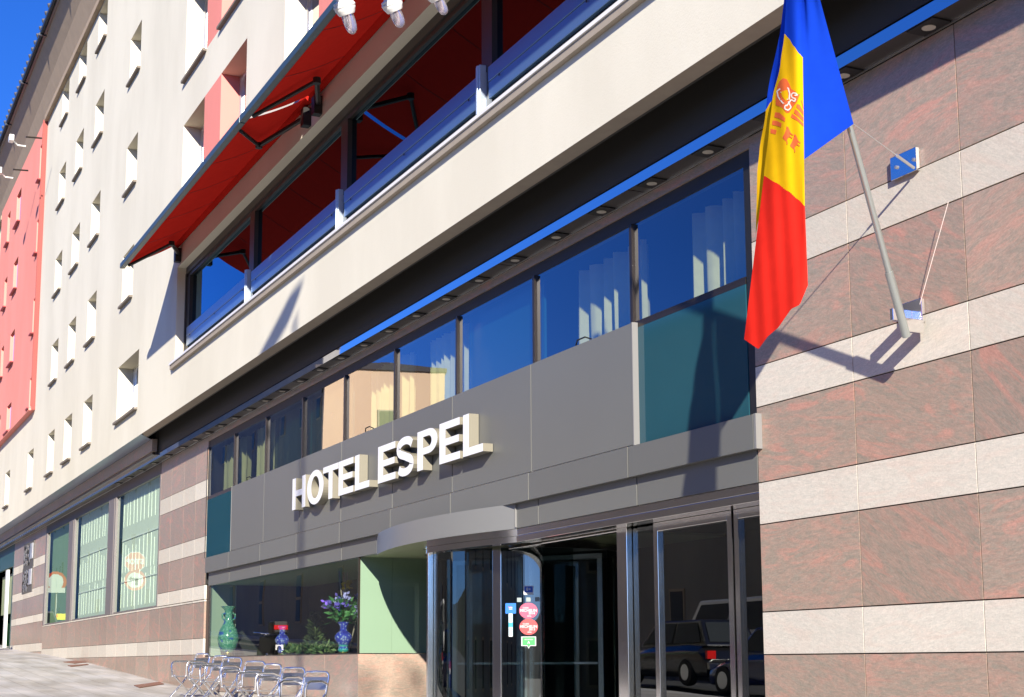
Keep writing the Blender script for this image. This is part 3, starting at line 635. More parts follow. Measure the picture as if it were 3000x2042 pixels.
# ------------------------------------------------------------------ hotel sign
SY0,SY1=4.995,5.085
def LX(x,y=None): return at(*q(17,x,600),SY0)[0]
HS=thing('hotel_sign','raised white letters reading HOTEL ESPEL standing off the grey metal band','sign',(-13.3,5.0,1.5))
zt=at(*q(17,1845,125),SY0)[2]; zb=at(*q(17,1812,578),SY0)[2]
zt2=at(*q(17,705,545),SY0)[2]; zb2=at(*q(17,685,915),SY0)[2]
ZT_,ZB_=(zt+zt2)/2,(zb+zb2)/2
def poly(ch):
    if ch=='H': return [(0,0),(.26,0),(.26,.41),(.74,.41),(.74,0),(1,0),(1,1),(.74,1),(.74,.6),(.26,.6),(.26,1),(0,1)]
    if ch=='T': return [(.37,0),(.63,0),(.63,.82),(1,.82),(1,1),(0,1),(0,.82),(.37,.82)]
    if ch=='E': return [(0,0),(1,0),(1,.18),(.3,.18),(.3,.42),(.94,.42),(.94,.59),(.3,.59),(.3,.82),(.98,.82),(.98,1),(0,1)]
    if ch=='L': return [(0,0),(1,0),(1,.185),(.3,.185),(.3,1),(0,1)]
def letter(ch,x0,x1):
    w=x1-x0; h=ZT_-ZB_; P=lambda u,v:(x0+u*w,SY0,ZB_+v*h); off=(0,SY1-SY0,0)
    b=MB()
    if ch in 'HTEL': b.prism([P(u,v) for u,v in poly(ch)],off,0)
    elif ch=='O':
        n=40; A=[P(.5+.52*math.cos(2*math.pi*i/n),.5+.525*math.sin(2*math.pi*i/n)) for i in range(n)]; B=[P(.5+.25*math.cos(2*math.pi*i/n),.5+.34*math.sin(2*math.pi*i/n)) for i in range(n)]
        b.strip(A,B,off,0,True)
    elif ch=='P':
        b.prism([P(0,0),P(.29,0),P(.29,1),P(0,1)],off,0)
        n=16; A=[P(.2901,1)]+[P(.58+.43*math.sin(math.pi*i/n),.69+.31*math.cos(math.pi*i/n)) for i in range(n+1)]+[P(.2901,.38)]
        B=[P(.2901,.83)]+[P(.56+.16*math.sin(math.pi*i/n),.69+.14*math.cos(math.pi*i/n)) for i in range(n+1)]+[P(.2901,.55)]
        b.strip(A,B,off,0)
    elif ch=='S':
        cl=[]
        for i in range(15): t=math.radians(12+ (258-0)*i/14); cl.append((.5+.37*math.cos(t),.735+.185*math.sin(t)))
        cl=[(.5+.37*math.cos(math.radians(d)),.725+.19*math.sin(math.radians(d))) for d in range(15,250,15)]
        cl+=[(.5,.505)]
        cl+=[(.5+.37*math.cos(math.radians(d)),.275+.19*math.sin(math.radians(d))) for d in range(70,-170,-15)]
        A=[];B=[]
        for i,(u,v) in enumerate(cl):
            a=cl[max(i-1,0)]; c=cl[min(i+1,len(cl)-1)]; dx,dz=(c[0]-a[0])*w,(c[1]-a[1])*h; L=math.hypot(dx,dz) or 1; nx,nz=-dz/L,dx/L
            p=P(u,v); hwid=.036*(1.0+.25*abs(nx))
            A.append((p[0]+nx*hwid,p[1],p[2]+nz*hwid)); B.append((p[0]-nx*hwid,p[1],p[2]-nz*hwid))
        b.strip(A,B,off,0)
    # front faces material 0, the rest cream
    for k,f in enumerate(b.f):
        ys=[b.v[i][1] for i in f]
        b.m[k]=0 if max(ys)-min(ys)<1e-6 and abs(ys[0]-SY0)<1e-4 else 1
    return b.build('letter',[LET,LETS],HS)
for ch,a,c in (('H',30,166),('O',186,350),('T',348,506),('E',510,664),('L',681,831),('E',921,1104),('S',1108,1300),('P',1332,1540),('E',1563,1779),('L',1811,2020)):
    letter(ch,LX(a),LX(c))

# ------------------------------------------------------------------ bay windows behind the awnings
FRD=mat('bay_dark_frame',(.05,.045,.04),.4,.3)
PX_=[-21.05,-17.56,-14.08,-10.53,-7.0,-3.5,0,3.5,7.0,9.4]
for i,(a,c) in enumerate(zip(PX_,PX_[1:])):
    w=MB(); y0=4.80
    w.box(a,c,y0-.03,y0+.05,5.57,5.668); w.box(a,c,y0-.01,y0+.06,5.52,5.569)
    w.box(a if i else a+.03,a+(.10 if i else .2),y0-.02,y0+.1,4.28,5.52)
    if i==0: w.box(a,a+.04,y0-.04,y0+.1,4.28,5.57)
    fr=w.build('bay_window',FRD,H)
    x0=a+(.10 if i else .2); x1=c-.10
    w=MB(); w.box(x1,c,y0-.02,y0+.1,4.74,5.52); w.build('mullion',FRD,fr)
    v=MB(); v.add([(x0,y0+.03,4.74),(x1,y0+.03,4.74),(x1,y0+.03,5.52),(x0,y0+.03,5.52)],[(0,1,2,3)]); v.build('pane',GL_BAY,fr)
    v=MB(); v.box(x0-.02,x1,y0-.045,y0+.05,4.62,4.745); v.box(x0-.02,x1,y0-.04,y0+.05,4.475,4.617); v.box(x0-.02,x1,y0-.005,y0+.05,4.43,4.474,1); v.box(x0-.02,x1,y0-.035,y0+.05,4.285,4.429)
    for t in (.06,.5,.94): v.lathe([(.012,0),(.012,.006)],(x0+(x1-x0)*t,y0-.046,4.60),8,1,(0,-1,0))
    v.build('rail',[RAIL,BLACK],fr,bevel=.004)
    v=MB(); v.box(x1+.001,x1+.085,y0-.075,y0+.02,4.29,4.80); v.box(x1+.03,x1+.055,y0-.085,y0-.074,4.29,4.80); v.build('lit_post_part',LITPOST,fr,bevel=.004)  # sunlit lower stretch of the dark posts, drawn as its own pale piece
b=MB(); b.box(-21.2,9.6,YC-.06,4.79,4.238,4.268); b.build('bay_sill',WHITEM,H)
b=MB(); b.box(-21.2,9.6,YC-.045,YC-.001,4.175,4.237); b.build('drip_strip',EDGE,H)
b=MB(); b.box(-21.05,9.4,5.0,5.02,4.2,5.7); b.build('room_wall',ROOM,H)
# transparent end pane of the bay rail is lit; awnings
AZ0,AZ1=5.985,5.61; AY0,AY1=4.60,3.88
gapx=at(*q(5,60,975),3.9)[0]
AWNS=mat('awning_seam_thread',(.22,.012,.01),.8)
def awning(x0,x1,lab,inset0):
    t=thing('awning',lab,'awning',(x0,4.6,5.6),'red folding arm awnings above the bay windows')
    b=MB()
    def f(u,v):
        xa=x0+(.03 if u<.5 else -.03)+(inset0*(1-v) if u<.01 else 0)
        x=(x0+inset0*0)+(x1-x0)*u
        sag=.025*math.sin(math.pi*v)
        return (x, AY0+(AY1-AY0)*v, AZ0+(AZ1-AZ0)*v-sag)
    b.grid(f,40,10); b.build('canvas',AWN,t,smooth=True)
    b=MB(); xs_=x0+1.15
    while xs_<x1-.4:
        b.strip([(xs_,AY0+(AY1-AY0)*v,AZ0+(AZ1-AZ0)*v-.025*math.sin(math.pi*v)-.002) for v in [i/8 for i in range(9)]],[(xs_+.014,AY0+(AY1-AY0)*v,AZ0+(AZ1-AZ0)*v-.025*math.sin(math.pi*v)-.002) for v in [i/8 for i in range(9)]],(0,0,-.002)); xs_+=1.2
    b.build('seam',AWNS,t)
    b=MB(); b.box(x0-.04,x1+.02,AY1-.05,AY1+.02,AZ1-.045,AZ1+.03); b.build('front_bar',mat('awning_bar',(.05,.085,.10),.4,.2),t,bevel=.008)
    b=MB(); b.tube([(x0,AY0-.0,AZ0+.0),(x1,AY0-.0,AZ0+.0)],.055,12); b.build('roller',AWN,t,smooth=True)
    for e,px in ((0,x0+.15),(1,x1-.15)):
        dr=1 if e==0 else -1; b=MB()
        w_=(px,4.62,5.82); el=(px+dr*.85,4.33,5.72); fr_=(px+dr*.05,AY1+.03,AZ1-.05)
        b.tube([w_,el],.028,8); b.tube([el,fr_],.022,8); b.lathe([(.04,-.03),(.04,.03)],el,10); b.box(px-.05,px+.05,4.56,4.649,5.70,5.90)
        b.build('folding_arm',BLACK,t)
    return t
awning(-21.05,gapx-.03,'long red canvas awning on black arms, left one of two, over the left bay windows',0)
awning(gapx+.05,-3.2,'second red canvas awning starting above the third blue railed bay window, behind the hanging bulbs',.05)
b=MB(); b.box(-21.0, -3.2, 4.60,4.649,6.04,6.12); b.build('awning_rail',DARKM,H)

# ------------------------------------------------------------------ soffit downlights
dls=[-4.25,-4.95,-5.65,-6.35,-7.04,-7.73,-8.43,-9.14,-9.86,-10.59,-11.3,-12.02,-12.74,-13.46,-14.18,-14.9,-15.62,-16.34,-17.06,-17.78,-18.5,-19.22,-19.94,-20.66,-21.4,-22.2,-23.2,-24.2,-25.2,-26.2,-27.2]
nth=['first','second','third','fourth','fifth','sixth','seventh','eighth','ninth','tenth','eleventh','twelfth','thirteenth','fourteenth','fifteenth','sixteenth','seventeenth','eighteenth','nineteenth','twentieth','twenty first','twenty second','twenty third','twenty fourth','twenty fifth','twenty sixth','twenty seventh','twenty eighth','twenty ninth','thirtieth']
LENS=mat('frosted_lens',(.55,.52,.45),.3)
k=0
for x in dls[2:]:
    t=thing('downlight','square black recessed downlight in the dark soffit, '+nth[k]+' counted from the right edge','downlight',(x,5.05,3.2),'recessed downlights along the soffit'); k+=1
    b=MB(); b.box(x-.10,x+.10,4.995,5.115,3.208,3.2165); b.build('housing',BLACK,t)
    b=MB(); b.lathe([(.001,0),(.036,.0),(.036,.003),(.001,.003)],(x,5.055,3.2045),16); b.build('lens',LENS,t)

# ------------------------------------------------------------------ flagpole and flag
PB=at(2652,972,4.99); PQ=at(2489,370,4.5)
pv=Vector(PQ)-Vector(PB)
def polept(t): return tuple(Vector(PB)+pv*t)
fp=thing('flagpole','slanting grey metal flagpole with mirror steel bracket on the granite wall','flagpole',(-5.95,5.1,1.6))
b=MB(); b.tube([polept(-.02),polept(3.2)],.0165,12); b.tube([polept(-.025),polept(.30)],.0215,12); b.build('pole',mat('grey_pole',(.42,.46,.45),.3,.7),fp,smooth=True)
b=MB(); b.lathe([(.001,-.03),(.03,-.02),(.04,0),(.03,.02),(.001,.03)],polept(3.22),12); b.build('finial',CHROME,fp,smooth=True)
bx0,bx1=at(*q(14,1400,1100),5.12)[0],at(*q(14,1568,1100),5.12)[0]; bz0,bz1=at(*q(14,1480,1170),5.12)[2],at(*q(14,1480,990),5.12)[2]
b=MB(); b.box(bx0,bx1,5.105,5.129,bz0,bz1); b.box((bx0+bx1)/2-.012,(bx0+bx1)/2+.012,4.98,5.105,bz0+.01,bz1-.05); b.box(PB[0]-.014,PB[0]+.014,4.975,5.104,PB[2]+.0,PB[2]+.07); b.build('bracket',CHROME,fp,bevel=.003)
b=MB(); b.tube([(bx1-.005,5.10,bz0+.09),at(*q(14,1752,235),5.05)],.0017,5); b.build('cord',mat('white_cord_rope',(.8,.7,.66),.7),fp)
P2=[at(*q(13,x,y),5.11) for x,y in ((1315,1205),(1508,1110),(1518,1285),(1330,1370))]
sp=thing('wall_stay','square polished steel plate with a thin steel stay holding the flagpole','bracket',(P2[0][0],5.11,P2[3][2]))
b=MB(); b.box(P2[0][0],P2[1][0],5.105,5.129,P2[2][2],P2[1][2]); b.build('plate',CHROME,sp,bevel=.002)
b=MB(); a0=at(*q(13,1490,1270),5.09); a1=polept(1.03); b.tube([a0,a1],.0035,6); m1=tuple(a0[i]+(a1[i]-a0[i])*.28 for i in range(3)); b.tube([a0,m1],.008,8); b.build('stay_rod',ALU,sp)
b=MB(); 
for (x,y) in ((1355,1265),(1487,1207)): p=at(*q(13,x,y),5.10); b.lathe([(.010,0),(.010,.008),(.001,.011)],(p[0],5.104,p[2]),8,0,(0,-1,0))
b.build('screw',ALU,sp)
# the cloth: shape set in the plane under the pole, with folds in depth
def fY(px,py,lay=0):
    base=4.18+max(0,(px-2356))/140*.30*min(1,max(0,(py+200)/560))
    rip=.030*math.sin(px/21.0+py/170.0)*(.55+.45*math.sin(py/310.0+1))+.008*math.sin(px/7.3-py/120.0+1)+.06*math.sin(py/230.0)+.012*math.sin(px/40+py/60.0)
    edge=1/(1+math.exp((px-2345)/8.0))
    return base+rip*.38-.02*edge+lay
def fpt(px,py,lay=0): return at(px,py,fY(px,py,lay))
def interp(tab,y):
    if y<=tab[0][0]: return tab[0][1]
    for (a,va),(c,vc) in zip(tab,tab[1:]):
        if y<=c: t=(y-a)/(c-a); t=t*t*(3-2*t)*.5+t*.5; return va+(vc-va)*t
    return tab[-1][1]
def patch(b, left, right, top, bot, mi, lay=0, nu=24, nv=30):
    """left/right: x(y) tables, top/bot: y(s) tables"""
    def f(u,v):
        y=interp(top,u)+(interp(bot,u)-interp(top,u))*v
        # iterate so x follows y
        xl,xr=interp(left,y),interp(right,y); x=xl+(xr-xl)*u
        return fpt(x,y,lay)
    b.grid(f,nu,nv,mi)
Lf=[(-260,2320),(0,2303),(100,2298),(190,2286),(290,2263),(380,2253),(515,2238),(560,2234),(700,2215),(850,2199),(994,2180),(1023,2222)]
Rf=[(-260,2352),(0,2350),(160,2352),(467,2356),(604,2358),(771,2367),(845,2367),(893,2345),(907,2317),(960,2276),(1023,2222)]
fb=MB()
# hoist part (blue) from the fold to the pole
def hoist(u,v):
    y=-260+(730)*v
    # pole edge
    yp=-260+(365+260)*v; r=(365-yp)/ (965-370) ; tt=1+(370-yp)/602.0
    pe=Vector(polept(tt))+Vector((.049,-.012,-.015)); 
    yl=-260+(467+260)*v; a=Vector(fpt(interp(Rf,yl),yl,.01))
    p=a.lerp(pe,u); n=.012*math.sin(9*u+3*v)*math.sin(math.pi*u)*(1-v); return (p.x,p.y+n,p.z)
fb.grid(hoist,24,50,0)
yb=[(0,99),(.25,112),(.55,135),(.85,158),(1,168)]
rb=[(0,515),(.3,535),(.6,560),(.85,585),(1,604)]
patch(fb,Lf,Rf,[(0,-260),(1,-260)],yb,0)
patch(fb,Lf,Rf,yb,rb,1,0,30,50)
# bottom edge: two straight cuts to the tip
bt=[(0,994),(.35,1023),(.55,985),(.8,915),(1,845)]
def redf(u,v):
    top=(interp(Lf,interp(rb,u)),interp(rb,u)); 
    x0=2238+(2358-2238)*u; y0=interp(rb,u)
    ex=[(0,2180),(.35,2222),(.5,2250),(.65,2280),(.78,2318),(.88,2343),(1,2367)]; ey=[(0,994),(.35,1023),(.5,985),(.65,960),(.78,905),(.88,893),(1,835)]
    x1=interp(ex,u); y1=interp(ey,u); x=x0+(x1-x0)*v; y=y0+(y1-y0)*v
    return fpt(x,y)
fb.grid(redf,30,50,2)
# back fold along the left edge
Lb=[(-260,2318),(0,2297),(60,2290),(290,2247),(330,2243),(440,2225),(510,2218),(700,2214)]
Rb=[(-260,2322),(0,2306),(100,2301),(190,2290),(290,2268),(380,2258),(515,2242),(700,2218)]
patch(fb,Lb,Rb,[(0,-260),(1,-260)],[(0,322),(.5,300),(1,286)],0,.05,8,40)
patch(fb,Lb,Rb,[(0,322),(.5,300),(1,286)],[(0,690),(1,640)],1,.05,8,40)
fb2=fb.build('flag',[FB,FY,FR],None,smooth=True)
tag(fb2,'long draped blue, yellow and red flag with a red coat of arms','flag')
# coat of arms: printed pieces lying on the yellow band
def pr(b,pts,mi,lay=-.0012):
    P=[q(18,x,y) for x,y in pts]
    cx=sum(p[0] for p in P)/len(P); cy=sum(p[1] for p in P)/len(P)
    # fan subdivided so that it follows the folds
    n=len(P); v=[fpt(cx,cy,lay)]; R=4
    for r in range(1,R+1):
        for p in P: t=r/R; v.append(fpt(cx+(p[0]-cx)*t,cy+(p[1]-cy)*t,lay))
    f=[(0,1+i,1+(i+1)%n) for i in range(n)]
    for r in range(R-1):
        for i in range(n): j=(i+1)%n; f.append((1+r*n+i,1+(r+1)*n+i,1+(r+1)*n+j,1+r*n+j))
    b.add(v,f,mi)
def ln(b,pts,w,mi,lay=-.0024):
    P=[q(18,x,y) for x,y in pts]; w=w/3.516/2
    for (x0,y0),(x1,y1) in zip(P,P[1:]):
        L=math.hypot(x1-x0,y1-y0) or 1; nx,ny=-(y1-y0)/L*w,(x1-x0)/L*w
        b.add([fpt(x0+nx,y0+ny,lay),fpt(x1+nx,y1+ny,lay),fpt(x1-nx,y1-ny,lay),fpt(x0-nx,y0-ny,lay)],[(0,1,2,3)],mi)
b=MB()
def dens(pts,k=3):
    o=[]
    for (x0,y0),(x1,y1) in zip(pts,pts[1:]+pts[:1]):
        for i in range(k): o.append((x0+(x1-x0)*i/k,y0+(y1-y0)*i/k))
    return o
pr(b,dens([(508,628),(545,640),(572,690),(590,740),(680,795),(650,870),(620,905),(570,985),(540,985),(500,935),(430,905),(432,820),(445,720),(470,660)],2),0)
for p in ([(432,905),(520,950),(505,985),(425,950)],):
    pass
for p in ([(425,980),(470,985),(530,1040),(525,1078),(465,1045),(415,1030)],[(398,1065),(445,1070),(492,1095),(485,1135),(440,1120),(392,1110)],[(378,1150),(430,1160),(440,1172),(430,1208),(376,1195)],
          [(690,855),(700,860),(718,930),(716,950)],[(650,895),(680,905),(716,975),(716,1015),(680,965),(642,925)],[(628,950),(660,965),(716,1035),(716,1078),(665,1025),(618,985)],[(600,995),(650,1030),(716,1095),(716,1128),(655,1070),(585,1030)]):
    pr(b,dens(p,3),0)
for ox,oy in ((0,0),(78,82)):
    pr(b,dens([(545+ox,1130+oy),(560+ox,1130+oy),(575+ox,1165+oy),(590+ox,1200+oy),(575+ox,1230+oy),(550+ox,1255+oy),(545+ox,1285+oy),(510+ox,1255+oy),(500+ox,1240+oy),(520+ox,1205+oy),(535+ox,1165+oy)],2),0)
    for l in ([(575,1190),(608,1215)],[(570,1225),(600,1245)],[(548,1280),(550,1310)],[(548,1145),(545,1125)]): ln(b,[(x+ox,y+oy) for x,y in l],9,0)
ln(b,[(445,762),(470,742),(560,730),(575,790),(570,850)],14,1); ln(b,[(445,762),(455,820),(500,880),(545,915),(590,850)],14,1)
pr(b,dens([(480,770),(550,748),(560,800),(562,850),(535,862),(500,825)],2),2,-.0018); ln(b,[(480,770),(555,850)],8,1,-.003)
ln(b,[(590,850),(625,870),(635,840),(600,830),(590,800),(610,780),(640,785),(655,805),(625,805)],13,1); ln(b,[(565,880),(590,930),(560,960),(525,945),(525,915),(550,905)],13,1); ln(b,[(560,870),(590,930)],12,1)
em=b.build('coat_of_arms',[FEM,FEW,FY],fb2,smooth=False)

# ------------------------------------------------------------------ hanging bulbs at the top edge
BULB=mat('frosted_bulb',(.62,.58,.66),.12,trans=.75); SOCK=mat('white_socket',(.85,.85,.84),.35)
for k,(top,neck,tip,wd,dd,lab) in enumerate((
  (q(5,860,-60),q(5,925,120),q(5,975,290),172,2.35,'large white lamp socket with clear bulb, leftmost of the three over the red awning'),
  (q(5,1260,-70),q(5,1325,95),q(5,1385,235),168,2.9,'frosted bulb in a white socket, middle one of the three hanging at the top'),
  (q(5,1640,-110),q(5,1705,-5),q(5,1758,125),150,3.6,'frosted bulb tip hanging at the top, rightmost and highest of the three'))):
    A,B_,T=[Vector(atd(*p,dd)) for p in (top,neck,tip)]
    ax=(T-A).normalized(); r=wd/2.9025/2/F_*dd
    t=thing('hanging_bulb',lab,'light bulb',tuple(A),'bulbs hanging from a cable at the top'); L=(T-A).length; Ln=(B_-A).length
    b=MB(); b.lathe([(r*.6,-.9*Ln),(r*.62,0),(r*.62,Ln*.35),(r*.98,Ln*.42),(r*1.02,Ln*.75),(r*.9,Ln*.85),(r*.85,Ln*.93),(r*.74,Ln*1.02)],tuple(A),28,0,ax)
    b.lathe([(r*1.04,Ln*.55),(r*1.07,Ln*.58),(r*1.07,Ln*.64),(r*1.04,Ln*.66)],tuple(A),28,0,ax); b.build('socket',SOCK,t,smooth=True)
    b=MB(); g=L-Ln
    b.lathe([(r*.58,Ln*1.02),(r*.60,Ln+g*.3),(r*.56,Ln+g*.6),(r*.45,Ln+g*.85),(r*.22,Ln+g*.97),(r*.02,L)],tuple(A),24,0,ax); b.build('bulb',BULB,t,smooth=True)
    if k==0: p0=A-ax*Ln*.9
    if k==2: p1=A-ax*Ln*.9
b=MB(); d_=(p1-p0); b.tube([tuple(p0-d_*1.5),tuple(p0),tuple(p1),tuple(p1+d_*2)],.012,8); o=b.build('light_cable',mat('white_cable',(.8,.8,.78),.5)); tag(o,'white cable carrying the three bulbs above the picture','cable')
# eave floodlights
for px,py,lab in (((108),1180,'small white floodlight on the gutter at the upper left, the higher one'),((5),1455,'small white floodlight on the gutter at the left edge, the lower one')):
    p=at(*q(1,px,py),3.7)
    t=thing('floodlight',lab,'floodlight',p,'white floodlights on the gutter')
    b=MB(); b.box(p[0]-.11,p[0]+.11,p[1]-.08,p[1]+.02,p[2]-.07,p[2]+.07); b.build('head',WHITEM,t,bevel=.01)
    b=MB(); b.tube([(p[0],p[1]+.02,p[2]-.05),(p[0]-.1,p[1]+.12,p[2]-.10),(p[0]-.1,p[1]+.3,p[2]-.10)],.018,8); b.build('arm',WHITEM,t)
    b=MB(); b.tube([(p[0]+.25,p[1]+.25,p[2]-.0),(p[0]+.25,p[1]+.6,p[2]+.02)],.02,8); b.build('cable',DARKM,t)
# ------------------------------------------------------------------ cafe chairs
def arcp(c, r, a0, a1, ax, n=4):  # quarter bend helper in plane given by two axes
    u,v=ax; return [tuple(c[i]+r*(math.cos(math.radians(a0+(a1-a0)*k/n))*u[i]+math.sin(math.radians(a0+(a1-a0)*k/n))*v[i]) for i in range(3)) for k in range(n+1)]
def chair(lab, grp, sheet_):
    t=thing('folding_chair',lab,'chair',(0,0,0),grp)
    w=.17; r=.0125
    for s in (-1,1):
        b=MB(); b.tube([(.18,s*w,0),(.02,s*w,.165),(-.13,s*w,.33)],r,8); b.build('leg',ALU2,t,smooth=True)
        b=MB(); b.tube([(-.17,s*(w-.02),0),(0,s*(w-.02),.15),(.14,s*(w-.02),.285)],r,8); b.build('leg',ALU2,t,smooth=True)
        b=MB(); b.tube([(-.155,s*(w+.004),.43),(-.06,s*(w+.02),.46),(.10,s*(w+.02),.46),(.145,s*(w+.02),.44),(.158,s*(w+.01),.39),(.15,s*w,.275)],r,8); b.build('armrest',ALU2,t,smooth=True)
    b=MB(); h=.55
    path=[(-.13,-w,.29),(-.165,-w,.44),(-.178,-w,h-.06)]+[(-.182,-w+.05-.05*math.cos(math.radians(a)),h-.05+.05*math.sin(math.radians(a))) for a in (15,45,75)]+[(-.182,0,h+.003)]+[(-.182,w-.05+.05*math.cos(math.radians(a)),h-.05+.05*math.sin(math.radians(a))) for a in (75,45,15)]+[(-.178,w,h-.06),(-.165,w,.44),(-.13,w,.29)]
    b.tube(path,.012,8); b.build('back_frame',ALU2,t,smooth=True)
    b=MB()
    for k in range(6): x=-.125+.048*k; b.box(x,x+.041,-w+.012,w-.012,.268+.003*math.cos(k),.276)
    b.box(-.13,.17,-w+.003,-w+.012,.262,.278); b.box(-.13,.17,w-.012,w-.003,.262,.278); b.build('seat',ALU,t,bevel=.002)
    b=MB()
    if sheet_:
        b.hexa([(-.162,-w+.012,.375),(-.162,w-.012,.375),(-.156,w-.012,.375),(-.156,-w+.012,.375)],[(-.182,-w+.012,.50),(-.182,w-.012,.50),(-.176,w-.012,.50),(-.176,-w+.012,.50)])
    else:
        b.tube([(-.170,-w,.43),(-.176,0,.43),(-.170,w,.43)],.008,6)
    b.build('backrest',SHEET,t)
    return t
rowA=[(750,238),(960,268),(1085,300),(1345,318),(1545,358),(1785,398),(2045,436)]
rowB=[(510,338),(700,356),(815,395),(1045,425),(1235,470),(1490,500),(1715,550)]
ca=chair('','shiny metal folding armchairs lined up on the pavement by the shop wall',True)
ordn=['leftmost','second from the left','third from the left','middle','third from the right','second from the right','rightmost']
for k,(x,y) in enumerate(rowA):
    p=at(*q(19,x,y),4.72)
    nm=ordn[k]+' of the seven shiny metal armchairs by the wall'
    yaw=math.radians(-68+random.uniform(-6,6)); c=(p[0]+.18*math.cos(yaw),p[1]+.18*math.sin(yaw)); loc=(c[0],c[1],gz(c[0])+.004)
    if k==0: ca.location=Vector(loc)*S; ca.rotation_euler=(0,0,yaw); ca['label']=nm; first=(loc,yaw)
    else: dup(ca,loc,yaw,nm)
# ------------------------------------------------------------------ vases in the vitrine
def vmat(name,c1,c2,c3,sc):
    m=bpy.data.materials.new(name); m.use_nodes=True; nt=m.node_tree; N=nt.nodes; L=nt.links; b=N['Principled BSDF']; b.inputs['Roughness'].default_value=.12; b.inputs['Coat Weight'].default_value=.6
    tc=N.new('ShaderNodeTexCoord'); v=N.new('ShaderNodeTexVoronoi'); v.inputs['Scale'].default_value=sc; L.new(tc.outputs['Object'],v.inputs['Vector'])
    r=N.new('ShaderNodeValToRGB'); r.color_ramp.elements[0].color=(*c2,1); r.color_ramp.elements[0].position=.25; r.color_ramp.elements[1].color=(*c1,1); r.color_ramp.elements[1].position=.45; L.new(v.outputs['Distance'],r.inputs['Fac'])
    n=N.new('ShaderNodeTexNoise'); n.inputs['Scale'].default_value=sc*.28; L.new(tc.outputs['Object'],n.inputs['Vector']); g=N.new('ShaderNodeMapRange'); g.inputs['From Min'].default_value=.56; g.inputs['From Max'].default_value=.6; L.new(n.outputs['Fac'],g.inputs['Value'])
    mx=N.new('ShaderNodeMix'); mx.data_type='RGBA'; L.new(g.outputs['Result'],mx.inputs['Factor']); L.new(r.outputs['Color'],mx.inputs['A']); mx.inputs['B'].default_value=(*c3,1); L.new(mx.outputs['Result'],b.inputs['Base Color']); return m
GREENV=vmat('green_cloisonne',(.10,.30,.22),(.30,.50,.42),(.05,.12,.45),26); BLUEV=vmat('blue_cloisonne',(.04,.05,.42),(.35,.40,.62),(.03,.03,.30),24); GOLD=mat('gilt_foot',(.55,.33,.10),.25,.9)
PANELV=mat('turquoise_enamel',(.06,.42,.36),.15,coat=.5)
def vase(cx,ytop,ybot,hw,Y,prof,m,lab,extra=None):
    p=at(*q(8,cx,ybot),Y); pt=at(*q(8,cx,ytop),Y); h=pt[2]-.10; p=(p[0],Y,.10); e=at(*q(8,cx+hw,ybot),Y)
    dist=math.sqrt(p[0]**2+Y*Y); r=hw/2.5822/F_*dist
    t=thing('vase',lab,'vase',p,'cloisonne vases in the shop window')
    b=MB(); b.lathe([(a*r,.07*h+z*h*.93) for a,z in prof],p,32); b.build('body',m,t,smooth=True)
    b=MB(); b.lathe([(.55*r,0),(.62*r,.02*h),(.5*r,.05*h),(.48*r,.07*h)],p,24); b.build('foot',GOLD,t,smooth=True)
    return t,p,h,r
PV=[(.45,0),(.6,.03),(.85,.12),(1,.26),(.98,.36),(.8,.50),(.5,.62),(.36,.72),(.33,.84),(.42,.92),(.72,.985),(.76,1.0),(.30,.99)]
t,p,h,r=vase(690,715,1080,78,5.33,PV,GREENV,'tall green patterned vase beside the mint wall at the left of the shop window')
b=MB()
for s in (-1,1): b.tube([(p[0]-.0,p[1]+s*r*.34,p[2]+h*.86),(p[0],p[1]+s*r*.62,p[2]+h*.84),(p[0],p[1]+s*r*.6,p[2]+h*.76),(p[0],p[1]+s*r*.40,p[2]+h*.72)],.012,6)
b.build('handle',GREENV,t,smooth=True)
PV2=[(.5,0),(.62,.05),(.5,.18),(.62,.25),(1,.42),(1,.52),(.78,.62),(.42,.70),(.40,.84),(.62,.97),(.66,1),(.3,.99)]
t,p,h,r=vase(1100,862,1082,52,5.42,PV2,BLUEV,'small empty blue vase in the middle of the shop window')
t,p,h,r=vase(1563,832,1082,66,5.38,PV2,BLUEV,'blue vase holding purple flowers at the right of the shop window')
b=MB(); b.lathe([(.50*r,.06*h),(.63*r,.11*h),(.51*r,.225*h),(.60*r,.28*h)],(p[0],p[1],p[2]),24); b.build('lower_bowl',PANELV,t,smooth=True)
fl=thing('flowers','bunch of purple flowers with green leaves standing in the blue vase','flowers',(p[0],p[1],p[2]+h))
b=MB(); fb_=MB(); random.seed(3)
for k in range(16):
    a=random.uniform(0,6.28); rr=random.uniform(.05,.28); top=(p[0]+rr*.7*math.cos(a),p[1]+rr*math.sin(a)*.9,p[2]+h+random.uniform(.12,.36)-rr*.3)
    b.tube([(p[0],p[1],p[2]+h*.95),((p[0]+top[0])/2,(p[1]+top[1])/2,(p[2]+h+top[2])/2+.03),top],.004,4)
    for j in range(16): fb_.leaf((top[0]+random.uniform(-.035,.035),top[1]+random.uniform(-.035,.035),top[2]+random.uniform(-.04,.04)),(random.uniform(-1,1),random.uniform(-1,1),random.uniform(-.3,1)),.055,.016,k%3==0)
    for j in range(9): 
        z=random.uniform(.0,.22); b.leaf((p[0]+random.uniform(-.1,.1),p[1]+random.uniform(-.12,.12),p[2]+h+z),(random.uniform(-1,1),random.uniform(-1,1),random.uniform(-.4,1)),.12,.02)
b.build('foliage',mat('stem_green',(.07,.20,.06),.6),fl); fb_.build('petals',[mat('purple_petal',(.16,.10,.55),.6),mat('lilac_petal',(.42,.36,.75),.6)],fl)
